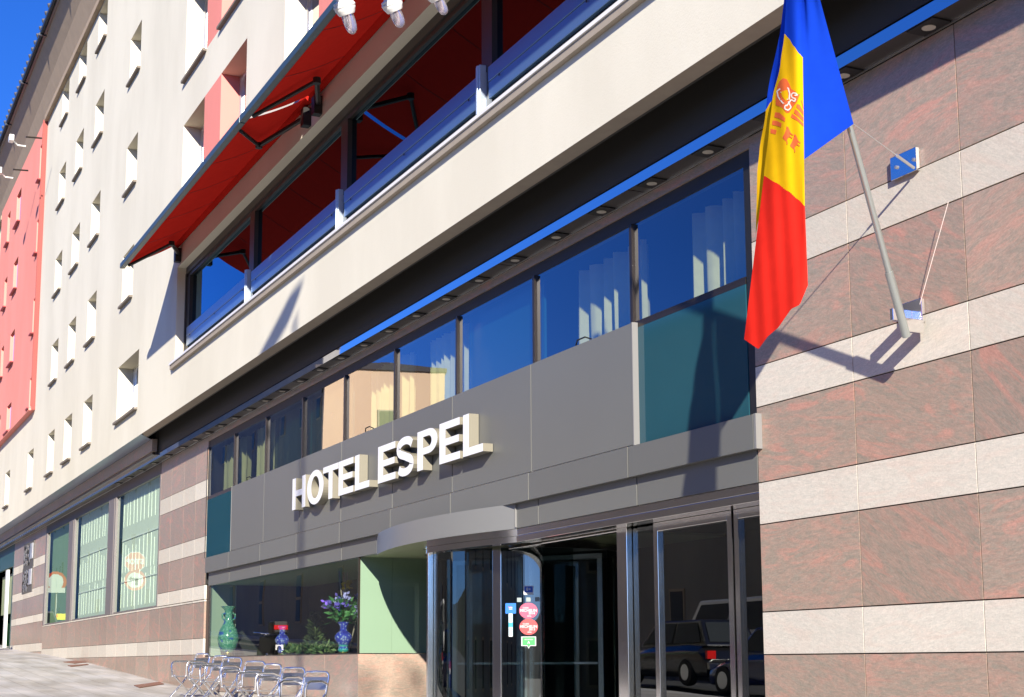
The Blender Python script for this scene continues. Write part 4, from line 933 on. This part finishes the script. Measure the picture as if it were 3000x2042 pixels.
# tall dry stems and a yellow orchid behind
pp=at(*q(8,1600,1080),5.5)
t=thing('dried_arrangement','tall bare twigs with one yellow blossom rising behind the purple flowers','plant',(pp[0],5.5,.1))
b=MB(); c_=MB()
for k in range(5):
    x=pp[0]+random.uniform(-.1,.1); y=5.5+random.uniform(-.1,.1); b.tube([(pp[0],5.5,.10),(x,y,.6),(x+random.uniform(-.05,.05),y+random.uniform(-.06,.06),1.0)],.008,5)
b.build('stem',mat('dry_stem',(.32,.24,.20),.7),t)
po=at(*q(8,1588,545),5.48)
for j in range(30): c_.leaf((po[0]+random.uniform(-.02,.02),po[1]+random.uniform(-.03,.03),po[2]+random.uniform(-.04,.04)),(random.uniform(-1,1),random.uniform(-1,1),random.uniform(-1,1)),.06,.02)
c_.build('blossom',mat('yellow_blossom',(.75,.50,.02),.6),t)
# low greenery
b=MB(); xa=at(*q(8,1180,1080),5.4)[0]; xb=at(*q(8,1520,1080),5.4)[0]
for k in range(1500):
    u=random.random(); x=xa+(xb-xa)*u; y=5.42+random.uniform(-.16,.16); z=.10+random.random()*.075*(1+.4*math.sin(14*u))
    b.leaf((x,y,z),(random.uniform(-1,1),random.uniform(-1,1),random.uniform(-.2,1)),.08,.014,k%3==0)
tag(b.build('greenery',[mat('dark_moss_green',(.05,.09,.03),.7),mat('pale_moss_green',(.16,.20,.08),.7)]),'low bed of dark green foliage on the shop window shelf between the two blue vases','plant')
pc=at(*q(8,1350,1000),5.7); b=MB()
for k in range(500):
    z=random.random(); rr=.16*(1-z)**.7; a=random.uniform(0,6.28); b.leaf((pc[0]+rr*math.cos(a)*random.random(),5.7+rr*math.sin(a)*random.random(),.1+z*.5),(math.cos(a),math.sin(a),.5),.07,.012)
b.tube([(pc[0],5.7,.1),(pc[0],5.7,.55)],.01,5)
tag(b.build('small_conifer',mat('conifer_green',(.09,.12,.04),.7)),'small brownish green conifer standing behind the low greenery in the shop window','plant')
pc=at(*q(8,808,1000),5.75); b=MB(); b.lathe([(.02,0),(.02,.15),(.012,.18),(.004,.2)],(pc[0],5.75,.10),12); tag(b.build('candle',WHITEM,smooth=True),'short white candle standing right of the tall green vase','candle')
# ------------------------------------------------------------------ stickers on the revolving door glass
def stk_frame(px,py,dr=.006):
    a=ang(px); r=DR+dr
    c=Vector((DX+r*math.cos(a),DY+r*math.sin(a),0)); z=0
    # height from the ray
    rr=ray(px,py); k=c.x/rr[0]; z=rr[2]*k
    u=Vector((-math.sin(a),math.cos(a),0)); 
    if u.x*ray(px+10,py)[1]-u.y*ray(px+10,py)[0]>0: u=-u
    # u should point to picture right
    e=proj(c+Vector((0,0,z))); e2=proj(c+u*.01+Vector((0,0,z)))
    if e2[0]<e[0]: u=-u
    nrm=Vector((math.cos(a),math.sin(a),0))
    return c+Vector((0,0,z)),u,nrm,(math.hypot(c.x,c.y)/F_)
def proj(p):
    c=[sum(M[i][j]*p[j] for j in range(3)) for i in range(3)]; return CX+F_*c[0]/c[2], CY+F_*c[1]/c[2]
def text_mesh(txt, size, u, n, org, m, name, parent, bold=.0, align='CENTER'):
    cu=bpy.data.curves.new(name,'FONT'); cu.body=txt; cu.size=size*S; cu.align_x=align; cu.align_y='CENTER'; cu.offset=bold*S
    o=bpy.data.objects.new('tmp_text',cu); C.objects.link(o)
    dg=bpy.context.evaluated_depsgraph_get(); dg.update(); me=bpy.data.meshes.new_from_object(o.evaluated_get(dg))
    bpy.data.objects.remove(o); me.materials.clear(); me.materials.append(m)
    org=Vector(org)*S-wloc(parent)
    for v in me.vertices: v.co = org+Vector(u)*v.co.x+Vector((0,0,1))*v.co.y+Vector(n)*.0015
    o=bpy.data.objects.new(name,me); C.objects.link(o); o.parent=parent; return o
SWH=mat('sticker_white',(.55,.57,.58),.4)
def sticker(lab, x,y, shape, w, h, cols, texts, name='sticker'):
    c,u,nn,s=stk_frame(*q(20,x,y)); w=w/6.33*s; h=h/6.33*s
    t=thing(name,lab,'sticker',tuple(c))
    def P(a,b_,l=0): return tuple(c+u*(a*w/2)+Vector((0,0,b_*h/2))+nn*l)
    b=MB()
    if shape=='round': pts=[(math.cos(2*math.pi*i/40),math.sin(2*math.pi*i/40)) for i in range(40)]
    elif shape=='bubble': pts=[(-1,-.75),(-.2,-.75),(0,-1.25),(.2,-.75),(1,-.75),(1,1),(-1,1)]
    else: pts=[(-.92,-1),(.92,-1),(1,-.9),(1,.9),(.92,1),(-.92,1),(-1,.9),(-1,-.9)]
    b.add([P(a,d) for a,d in pts],[tuple(range(len(pts)))],0)
    if len(cols)>1:
        k=.86; pts2=[(a*k,d*k+(.02 if shape=='bubble' else 0)) for a,d in pts] if name!='rating' else pts
        if shape=='card': pts2=[(-.85,-.45),(.85,-.45),(.85,.85),(-.85,.85)]
        b.add([P(a,d,.0012) for a,d in pts2],[tuple(range(len(pts2)))],1)
    o=b.build('face',cols,t)
    for (tx,sz,a,d,m_) in texts:
        text_mesh(tx,sz*h,u,nn,tuple(Vector(P(a,d,.0020))),m_,'lettering',t,bold=.0006*sz*2*h/.1)
    return t
SB=mat('sticker_blue',(.005,.07,.45),.4); SPK=mat('sticker_pink',(.55,.045,.12),.4); SRD=mat('sticker_red',(.55,.03,.035),.4); SGR=mat('sticker_green',(.02,.30,.07),.4); SLB=mat('sticker_light_blue',(.01,.15,.55),.4); SCY=mat('sticker_cyan',(.04,.35,.50),.4)
sticker('small square blue sticker with a white 8+ at the top of the door glass',622,312,'card',182,165,[SWH,SB],[('8+',.5,0,.2,SWH)])
sticker('pink round guide sticker, upper of the two round ones on the door glass',617,692,'round',338,290,[SPK],[('GUIDE',.13,-.3,.36,SWH),('MICHELIN',.24,0,.02,SWH),('2014',.2,.35,-.33,SWH),('ESPEL',.11,.1,-.68,SWH)])
sticker('bright red round guide sticker, lower of the two round ones on the door glass',620,990,'round',338,292,[SRD],[('GUIDE',.13,-.3,.36,SWH),('MICHELIN',.24,0,.02,SWH),('2013',.2,.35,-.33,SWH),('ESPEL',.11,.1,-.68,SWH)])
t=sticker('green speech bubble sticker below the two round ones on the door glass',618,1270,'bubble',272,195,[SWH,SGR],[('^',.55,0,-.3,SWH),('ESCAPADA',.16,0,.45,SWH)])
sticker('blue square card sticker with a white emblem left of the pink round sticker',292,648,'plain',198,190,[SLB],[('=',.7,0,-.05,SWH),('>>',.34,-.1,.2,SPK)])
t=sticker('narrow vertical strip of white and cyan card logos under the blue square sticker',290,955,'plain',78,418,[SCY],[])
c,u,nn,s=stk_frame(*q(20,290,955)); b=MB()
for k,z in enumerate((-.93,-.72,-.5,-.28,.3,.5,.72,.9)):
    z0=c.z+z*209/6.33*s; b.add([tuple(Vector((c.x,c.y,z0))+u*(a*36/6.33*s)+Vector((0,0,d*.009))+nn*.0015) for a,d in ((-1,-1),(1,-1),(1,1),(-1,1))],[(0,1,2,3)])
b.build('logo_field',SWH,t)
SQG=mat('sticker_grey',(.22,.27,.28),.5)
for k,(x,lab) in enumerate(((450,'left'),(618,'middle'),(785,'right'))): sticker('plain grey square mark, the %s of three in a row under the blue 8+ sticker'%lab,x,490-k*6,'plain',82,78,[SQG],[])
# ------------------------------------------------------------------ wall plaques, brown plates
for k,(x,y,lab) in enumerate(((235,370,'upper'),(222,585,'lower'))):
    p=at(*q(4,x,y),5.10); 
    t=thing('wall_plaque',lab+' dark openwork sign of silver metal shapes on the far left granite wall','sign',(p[0],5.12,p[2]-.2))
    b=MB(); b.box(p[0]-.85,p[0]+.95,5.115,5.129,p[2]-.30,p[2]+.33); b.build('plate',mat('plaque_grey',(.10,.095,.09),.5),t)
    b=MB(); random.seed(5+k)
    for i in range(46):
        xx=p[0]-.7+random.random()*1.05; zz=p[2]-.22+random.random()*.44; r=random.uniform(.02,.05); b.lathe([(.001,0),(r*1.4,0),(r*1.4,.012),(.001,.02)],(xx,5.113,zz),6,i%3==0,(0,-1,0))
    b.box(p[0]+.45,p[0]+.62,5.09,5.114,p[2]-.12,p[2]+.26); b.box(p[0]+.70,p[0]+.85,5.09,5.114,p[2]-.12,p[2]+.26)
    b.build('raised_shapes',[ALU,BLACK],t)
for k,(pts,lab) in enumerate(((((540,1280),(640,1268),(760,1275),(640,1292)),'brown strip on the pavement beside the wall, farthest one'),(((575,1310),(740,1297),(755,1302),(610,1320)),'thin brown strip on the pavement just in front of the farthest one'),(((1140,1480),(1355,1450),(1395,1468),(1190,1500)),'large brown plate on the pavement left of the chairs'))):
    P=[]
    for x,y in pts:
        r=ray(*q(4,x,y)); lo,hi=1,6
        # walk along the ray to the pavement
        t_=2.0
        best=None
        for i in range(2000):
            Yv=2+i*.0016; X_=r[0]*Yv/r[1]; Z_=r[2]*Yv/r[1]; d=abs(Z_-gz(X_))
            if best is None or d<best[0]: best=(d,X_,Yv)
        P.append((best[1],best[2],gz(best[1])+.012))
    b=MB(); b.prism(P,(0,0,-.01)); tag(b.build('brown_plate',BROWN),lab,'cover','thin brown plates on the pavement')  # thin plates in two mottled browns
# ------------------------------------------------------------------ street objects (seen as shadows and reflections)
lp=thing('street_lamp','tall slim grey street lamp whose slanting blade lantern casts a shadow on the facade','street lamp',(0,0,0))
hh=4.85; sx=at(*q(11,-865,400),5.09)[0]; 
sx=at(882,1549,5.09)[0]; PX0=sx+2.4*hh; PY0=5.09-hh; lp.location=Vector((PX0,PY0,gz(PX0)))*S
sun_h=4.65-PY0
def back(k,x,y):
    s=at(*q(k,x,y),4.65); return (s[0]+2.4*sun_h,PY0,s[2]+1.1*sun_h)
blade=[back(6,*p) for p in ((1110,962),(1095,1045),(1040,1190),(985,1330),(890,1490),(800,1640),(700,1760),(745,1582),(850,1385),(930,1230),(1000,1085),(1060,1010))]
ztop=max(p[2] for p in blade)
b=MB(); b.tube([(PX0,PY0,gz(PX0)),(PX0,PY0,blade[2][2]-.1)],[.045,.03],12); b.build('pole',GUT,lp,smooth=True)
b=MB(); b.prism(blade,(0,.03,0)); b.build('lantern_blade',GUT,lp)
# bare tree whose twigs shade the plinth
TX=2.1
tr=thing('bare_tree','leafless street tree beside the road, casting twig shadows on the granite plinth','tree',(TX,-1.4,gz(TX)))
b=MB(); random.seed(11)
def br(p,d,L,r,dep):
    e=Vector(p)+Vector(d)*L; mid=(Vector(p)+e)/2+Vector((random.uniform(-1,1),random.uniform(-1,1),0))*L*.06
    b.tube([p,tuple(mid),tuple(e)],[r,r*.85,r*.65],5)
    if dep==0: return
    for k in range(3 if dep>1 else 3):
        nd=(Vector(d)+Vector((random.uniform(-1,1),random.uniform(-1,1),random.uniform(-.3,.7)))*.75).normalized(); br(tuple(e),tuple(nd),L*random.uniform(.6,.8),r*.6,dep-1)
br((TX,-1.4,gz(TX)+7.2),(0,0,1),.62,.05,4); 
b.build('crown',mat('grey_bark',(.12,.10,.08),.9),tr)
b=MB(); b.tube([(TX,-1.4,gz(TX)),(TX+.03,-1.38,2.5),(TX,-1.4,gz(TX)+7.25)],[.12,.09,.045],10); b.build('trunk',mat('bark',(.13,.11,.09),.9,bump=(20,.6)),tr)

def house(name,lab,P0,P1,P2,h,wallm,roofm,floors,cols,ov=.12):
    """box house: P0-P1 and P1-P2 are plan edges (4th corner completes it)"""
    P3=(P0[0]+P2[0]-P1[0],P0[1]+P2[1]-P1[1]); z0=-1.5
    cx=sum(p[0] for p in (P0,P1,P2,P3))/4; cy=sum(p[1] for p in (P0,P1,P2,P3))/4
    t=thing(name,lab,'house',(cx,cy,gz(cx)))
    b=MB(); Q=[P0,P1,P2,P3]; b.hexa([(x,y,z0) for x,y in Q],[(x,y,h) for x,y in Q]); b.build('wall',wallm,t)
    def o_(p): v=Vector((p[0]-cx,p[1]-cy)); v=v*(1+ov/v.length); return (cx+v.x,cy+v.y)
    R=[o_(p) for p in Q]; m0=((R[0][0]+R[1][0])/2,(R[0][1]+R[1][1])/2); m1=((R[2][0]+R[3][0])/2,(R[2][1]+R[3][1])/2)
    b=MB(); rz=h+.25
    b.add([(*R[0],h-.05),(*R[1],h-.05),(*R[2],h-.05),(*R[3],h-.05),(*m0,rz),(*m1,rz),(*R[0],h+.08),(*R[1],h+.08),(*R[2],h+.08),(*R[3],h+.08)],[(0,1,2,3),(6,7,4),(7,8,5,4),(8,9,5),(9,6,4,5),(0,6,7,1),(1,7,8,2),(2,8,9,3),(3,9,6,0)]); b.build('roof',roofm,t)
    for (A,B) in ((P0,P1),(P1,P2)):
        d=Vector((B[0]-A[0],B[1]-A[1])); L=d.length; d.normalize(); n_=Vector((d.y,-d.x))
        if n_.dot(Vector((A[0]-cx,A[1]-cy)))<0: n_=-n_
        c=max(1,int(L*cols))
        for f in range(floors):
            for k in range(c):
                s0=(k+.5)*L/c; w=.32; z=gz(cx)+.7+f*(h-gz(cx)-.9)/floors
                ps=[Vector(A)+d*(s0-w)-n_*.02,Vector(A)+d*(s0+w)-n_*.02,Vector(A)+d*(s0+w)+n_*.04,Vector(A)+d*(s0-w)+n_*.04]
                b=MB(); b.hexa([(p.x,p.y,z) for p in ps],[(p.x,p.y,z+.95) for p in ps]); fr=b.build('window',SOFF,t)
                ps=[Vector(A)+d*(s0-w+.06)+n_*.03,Vector(A)+d*(s0+w-.06)+n_*.03,Vector(A)+d*(s0+w-.06)+n_*.055,Vector(A)+d*(s0-w+.06)+n_*.055]
                b=MB(); b.hexa([(p.x,p.y,z+.06) for p in ps],[(p.x,p.y,z+.89) for p in ps]); b.build('pane',GL_SM2,fr)
    return t
GL_SM2=mat('dark_window_pane',(.02,.025,.03),.5,0,.3)
ROOFD=mat('dark_slate_roof',(.06,.05,.05),.7)
house('apartment_house','tall orange house turned at an angle across the street, mirrored in the hotel glass',(-54.0,-7.4),(-52.6,-11.8),(-58.3,-13.6),11.2,BEIGE,ROOFD,4,.16)
#house('apartment_house','tallest orange block behind the turned house, mirrored in the soffit edge',(-66,-7.2),(-63.3,-9.9),(-61.6,-11.6),16.0,ORANGE,ROOFD,6,.3)
STONEH=plaster('grey_render',(.26,.25,.23),(.22,.21,.2),(.18,.17,.16))
house('town_house','long low grey house across the street, mirrored in the entrance doors',(-68,-7.0),(-38.2,-7.0),(-38.2,-8.4),3.6,STONEH,ROOFD,2,.22)
house('town_house','tall plain grey house facing the entrance from across the street',(-38,-6.9),(-19,-6.9),(-19,-8.5),7.3,STONEH,ROOFD,2,.3)
house('town_house','dark grey stone house across the street beside the turned orange house',(-84,-8.9),(-57.9,-8.9),(-57.9,-9.6),12.9,STONEH,ROOFD,4,.4)
house('town_house','large pale house far up the street, mirrored green in the shop window',(-170,-8.4),(-84.6,-8.4),(-84.6,-16),14.5,plaster('pale_render',(.75,.72,.65),(.7,.67,.6),(.6,.58,.52)),ROOFD,3,.25)
house('town_house','plain grey house across the street to the right of the entrance',(-14,-9),(16,-9),(16,-15),4.0,STONEH,ROOFD,2,.4)
# vehicles
def vehicle(lab,cat,x,y,L,W,Hh,prof,hood,m,van=False,zg=None):
    g=gz(x); t=thing('parked_'+cat,lab,cat,(x,y,g)); 
    b=MB(); secs=prof     # (x along, z lower body top, half width)
    n=len(secs)
    def ring(s):
        xx,zt_,wd=s; x_=x+xx*L; z=g+.14; zt2_=g+zt_*Hh; h2=W/2*wd
        return [(x_,y-h2*.92,z),(x_,y-h2,z+(zt2_-z)*.35),(x_,y-h2*.97,z+(zt2_-z)*.8),(x_,y-h2*.80,zt2_),(x_,y+h2*.80,zt2_),(x_,y+h2*.97,z+(zt2_-z)*.8),(x_,y+h2,z+(zt2_-z)*.35),(x_,y+h2*.92,z)]
    vs=[p for s in secs for p in ring(s)]; k=8
    fs=[(i*k+j,i*k+(j+1)%k,(i+1)*k+(j+1)%k,(i+1)*k+j) for i in range(n-1) for j in range(k)]+[tuple(range(k-1,-1,-1)),tuple(range((n-1)*k,n*k))]
    b.add(vs,fs); b.build('body',m,t,smooth=True,bevel=.01)
    # cabin
    b=MB(); (c0,c1,c2,c3)=hood; zb_=g+max(s[1] for s in secs)*Hh-.03; ztp=g+Hh; w0=W/2*.80; w1=W/2*.66
    lo=[(x+c0*L,y-w0,zb_),(x+c3*L,y-w0,zb_),(x+c3*L,y+w0,zb_),(x+c0*L,y+w0,zb_)]; hi=[(x+c1*L,y-w1,ztp),(x+c2*L,y-w1,ztp),(x+c2*L,y+w1,ztp),(x+c1*L,y+w1,ztp)]
    b.hexa(lo,hi); b.build('cabin',m,t,bevel=.03)
    def lerp(a,c,t_): return tuple(a[i]+(c[i]-a[i])*t_ for i in range(3))
    faces=[(lo[0],lo[1],hi[1],hi[0],(0,-1,0)),(lo[2],lo[3],hi[3],hi[2],(0,1,0)),(lo[1],lo[2],hi[2],hi[1],(1,0,.4)),(lo[3],lo[0],hi[0],hi[3],(-1,0,.4))]
    for fi,(A,B,C2,D2,nn_) in enumerate(faces):
        spl=[(.06,.48),(.52,.94)] if fi<2 else [(.08,.92)]
        for s0,s1 in spl:
            def PT(u,v): a=lerp(A,B,u); d=lerp(D2,C2,u); p=lerp(a,d,v); return tuple(p[i]+nn_[i]*.012 for i in range(3))
            b=MB(); b.add([PT(s0,.15),PT(s1,.15),PT(s1,.88),PT(s0,.88)],[(0,1,2,3)]); b.build('window',GL_SM2,t)
    for sx_ in (-.32,.32):
        for sy in (-1,1):
            c=(x+sx_*L,y+sy*(W/2-.06),g+.21)
            b=MB(); b.lathe([(.12,-.07),(.20,-.065),(.21,-.03),(.21,.03),(.20,.065),(.12,.07)],c,24,0,(0,1,0)); w_=b.build('wheel',mat('tyre_rubber',(.02,.02,.02),.8) if 'tyre_rubber' not in bpy.data.materials else bpy.data.materials['tyre_rubber'],t,smooth=True)
            b=MB(); b.lathe([(.001,-.072),(.125,-.072),(.13,0),(.125,.072),(.001,.072)],c,16,0,(0,1,0)); b.build('rim',ALU,w_)
    for sy in (-1,1):
        b=MB(); b.box(x+.485*L,x+.505*L,y+sy*W*.30,y+sy*W*.42,g+.45*Hh*.9,g+.45*Hh*.9+.12); b.build('tail_light',mat('red_lens',(.6,.01,.01),.2) if 'red_lens' not in bpy.data.materials else bpy.data.materials['red_lens'],t)
        b=MB(); b.box(x-.508*L,x-.487*L,y+sy*W*.28,y+sy*W*.42,g+.38*Hh,g+.38*Hh+.09); b.build('headlight',LENS,t)
    b=MB(); b.box(x+.497*L,x+.512*L,y-.17,y+.17,g+.33,g+.41); b.build('number_plate',WHITEM,t)
    return t
CARP=[(-.5,.30,.80),(-.47,.42,.92),(-.30,.55,1),(-.1,.60,1),(.3,.62,1),(.44,.60,.96),(.5,.40,.86)]
VANP=[(-.5,.30,.85),(-.47,.42,.95),(-.36,.52,1),(0,.54,1),(.45,.54,1),(.5,.52,.96)]
vehicle('white van parked across the street, mirrored in the right hand glass door','van',-23.2,-5.0,3.1,1.2,1.42,VANP,(-.40,-.25,.47,.495),mat('white_paint',(.80,.80,.80),.25,0,.5,coat=.6))
vehicle('dark blue car parked in the street, mirrored in the right hand glass door','car',-17.85,-2.2,2.8,1.15,.96,CARP,(-.28,-.10,.26,.46),mat('dark_blue_paint',(.01,.02,.12),.2,0,.5,coat=.8))
vehicle('black estate car parked across the street behind the dark blue car','car',-20.75,-2.3,2.7,1.2,1.02,CARP,(-.28,-.12,.38,.48),mat('black_car_paint',(.012,.012,.014),.2,0,.5,coat=.8))
vehicle('grey car at the far left of the street, half out of the picture','car',-46.0,4.0,2.8,1.15,.96,CARP,(-.28,-.10,.26,.46),mat('silver_paint',(.35,.35,.36),.25,.6,coat=.8))
# motorcycle
mx_,my_=-27.8,2.2; g=gz(mx_)
mc=thing('motorcycle','black parked motorcycle with red tail box, mirrored in the shop window','motorcycle',(mx_,my_,g))
RUB=bpy.data.materials['tyre_rubber']
for sx_ in (-.48,.48):
    b=MB(); b.lathe([(.15,-.05),(.21,-.045),(.225,0),(.21,.045),(.15,.05)],(mx_+sx_,my_,g+.225),24,0,(0,1,0)); w_=b.build('wheel',RUB,mc,smooth=True)
    b=MB(); b.lathe([(.03,-.03),(.15,-.02),(.155,0),(.15,.02),(.03,.03)],(mx_+sx_,my_,g+.225),16,0,(0,1,0)); b.build('rim',ALU,w_)
b=MB(); b.tube([(mx_-.48,my_,g+.225),(mx_-.30,my_,g+.62)],.025,8); b.tube([(mx_-.3,my_-.24,g+.66),(mx_-.32,my_,g+.64),(mx_-.3,my_+.24,g+.66)],.014,8); b.build('fork',CHROME,mc)
b=MB(); b.hexa([(mx_-.35,my_-.11,g+.22),(mx_+.35,my_-.11,g+.26),(mx_+.35,my_+.11,g+.26),(mx_-.35,my_+.11,g+.22)],[(mx_-.38,my_-.10,g+.60),(mx_+.45,my_-.09,g+.54),(mx_+.45,my_+.09,g+.54),(mx_-.38,my_+.10,g+.60)]); b.build('fairing',BLACK,mc,bevel=.04)
b=MB(); b.box(mx_-.05,mx_+.48,my_-.09,my_+.09,g+.545,g+.60); b.build('seat',RUB,mc,bevel=.02)
b=MB(); b.box(mx_+.36,mx_+.68,my_-.17,my_+.17,g+.62,g+.86); b.build('tail_box',BLACK,mc,bevel=.04)
b=MB(); b.box(mx_+.682,mx_+.70,my_-.15,my_+.15,g+.70,g+.78); b.build('tail_light',bpy.data.materials['red_lens'],mc)
b=MB(); b.box(mx_+.60,mx_+.615,my_-.09,my_+.09,g+.32,g+.42); b.build('number_plate',WHITEM,mc)
# road signs
SIGR=mat('sign_red',(.45,.05,.03),.5)
def road_sign(px,ys,lab,kind):
    Yv=2*5.16-ys
    t=None; first=None
    for k,(py,kd) in enumerate(kind):
        p=at(px,py,Yv); x,z=p[0],p[2]; L=math.hypot(x,Yv); r=28/F_*L
        if t is None:
            t=thing('road_sign',lab,'road sign',(x,ys,gz(x))); b=MB(); b.tube([(x,ys-.03,gz(x)),(x,ys-.03,z+.1)],.022,10); b.build('post',ALU,t,smooth=True)
        ux=.42; # sign faces the hotel and up the street
        def P(a,d,l=0): return (x+l*.98-a*r*.2,ys+l*.2+a*r*.98,z+d*r)
        n=8 if kd=='stop' else 28; off=math.pi/8 if kd=='stop' else 0
        def disc(rr,l,m,nm,n=n,off=off):
            b=MB(); b.prism([P(rr*math.cos(off+2*math.pi*i/n),rr*math.sin(off+2*math.pi*i/n),l) for i in range(n)],(.004,0,0)); b.build(nm,m,t)
        if kd=='plate':
            b=MB(); b.prism([P(-.9,-.25),P(.9,-.25),P(.9,.25),P(-.9,.25)],(.006,0,0)); b.build('plate',SWH,t); continue
        if kd=='stop': disc(1.08,0,SWH,'rim'); disc(1.0,.008,SIGR,'face'); text_mesh('STOP',r*.7,(-.2,.98,0),(.98,.2,0),P(0,0,.02),SWH,'lettering',t,bold=.008)
        else:
            disc(1.05,0,SIGR,'rim'); disc(.78,.008,SWH,'face')
            if kd=='turn': b=MB(); b.strip([P(-.35,-.5,.016),P(-.35,.25,.016),P(.3,.25,.016)],[P(-.15,-.5,.016),P(-.15,.05,.016),P(.3,.05,.016)],(.002,0,0)); b.prism([P(.3,.4,.016),P(.62,.15,.016),P(.3,-.1,.016)],(.002,0,0)); b.build('arrow',BLACK,t)
road_sign(395,3.0,'red STOP sign over a no turn sign on one post, mirrored in the shop window',[(1646,'stop'),(1700,'turn')])
road_sign(163,3.0,'round red rimmed sign with small plate, mirrored in the leftmost shop pane',[(1705,'ring'),(1725+4,'plate')])

pbar=at(170,1807,2*5.16-2.6); t=thing('road_barrier','low yellow road barrier with orange stripe, mirrored in the leftmost shop pane','barrier',(pbar[0],2.6,gz(pbar[0])))
b=MB(); b.box(pbar[0]-.02,pbar[0]+.02,2.3,2.9,pbar[2]-.10,pbar[2]+.10); b.build('panel',mat('barrier_yellow',(.80,.75,.05),.5),t)
b=MB(); b.box(pbar[0]+.021,pbar[0]+.028,2.62,2.86,pbar[2]-.02,pbar[2]+.08); b.build('stripe',mat('barrier_orange',(.85,.25,.05),.5),t)
for yy in (2.36,2.84): b=MB(); b.box(pbar[0]-.02,pbar[0]+.02,yy-.02,yy+.02,gz(pbar[0]),pbar[2]-.10); b.build('leg',ALU,t)
# ------------------------------------------------------------------ light, sky, camera
sd=Vector((2.4,-1.0,1.1)).normalized()
sl=bpy.data.lights.new('sun','SUN'); sl.energy=5.0; sl.angle=math.radians(.53); sl.color=(1.0,.915,.78)
so=bpy.data.objects.new('sun',sl); C.objects.link(so); so.rotation_euler=sd.to_track_quat('Z','Y').to_euler(); so.location=(20,-20,20)
w=bpy.data.worlds.new('World'); bpy.context.scene.world=w; w.use_nodes=True; nt=w.node_tree; bg=nt.nodes['Background']
sky=nt.nodes.new('ShaderNodeTexSky'); sky.sky_type='NISHITA'; sky.sun_disc=False; sky.sun_elevation=math.asin(sd.z); sky.sun_rotation=math.atan2(sd.x,sd.y)
sky.altitude=1500; sky.air_density=1.0; sky.dust_density=.3; sky.ozone_density=4.0
hs=nt.nodes.new('ShaderNodeHueSaturation'); hs.inputs['Saturation'].default_value=1.22
vm=nt.nodes.new('ShaderNodeVectorMath'); vm.operation='MULTIPLY'; vm.inputs[1].default_value=(.50,.64,1.10)
nt.links.new(sky.outputs[0],hs.inputs['Color']); nt.links.new(hs.outputs[0],vm.inputs[0]); nt.links.new(vm.outputs[0],bg.inputs['Color']); bg.inputs['Strength'].default_value=.09
cam=bpy.data.cameras.new('camera'); co=bpy.data.objects.new('camera',cam); C.objects.link(co); bpy.context.scene.camera=co
R=Matrix((M[0],tuple(-v for v in M[1]),tuple(-v for v in M[2]))).transposed()
co.matrix_world=R.to_4x4(); co.location=(0,0,0)
cam.sensor_width=36; cam.sensor_fit='HORIZONTAL'; cam.lens=F_/3000*36; cam.shift_x=0; cam.shift_y=239/3000; cam.clip_start=.05; cam.clip_end=2000
sc=bpy.context.scene; sc.view_settings.view_transform='Standard'; sc.view_settings.look='None'; sc.view_settings.exposure=1.0; sc.view_settings.gamma=1
sc.render.engine='CYCLES'; sc.cycles.max_bounces=8; sc.cycles.glossy_bounces=5; sc.cycles.transparent_max_bounces=16; sc.cycles.caustics_reflective=False; sc.cycles.blur_glossy=.5; sc.cycles.use_denoising=True; sc.cycles.sample_clamp_indirect=8
bpy.context.view_layer.update()
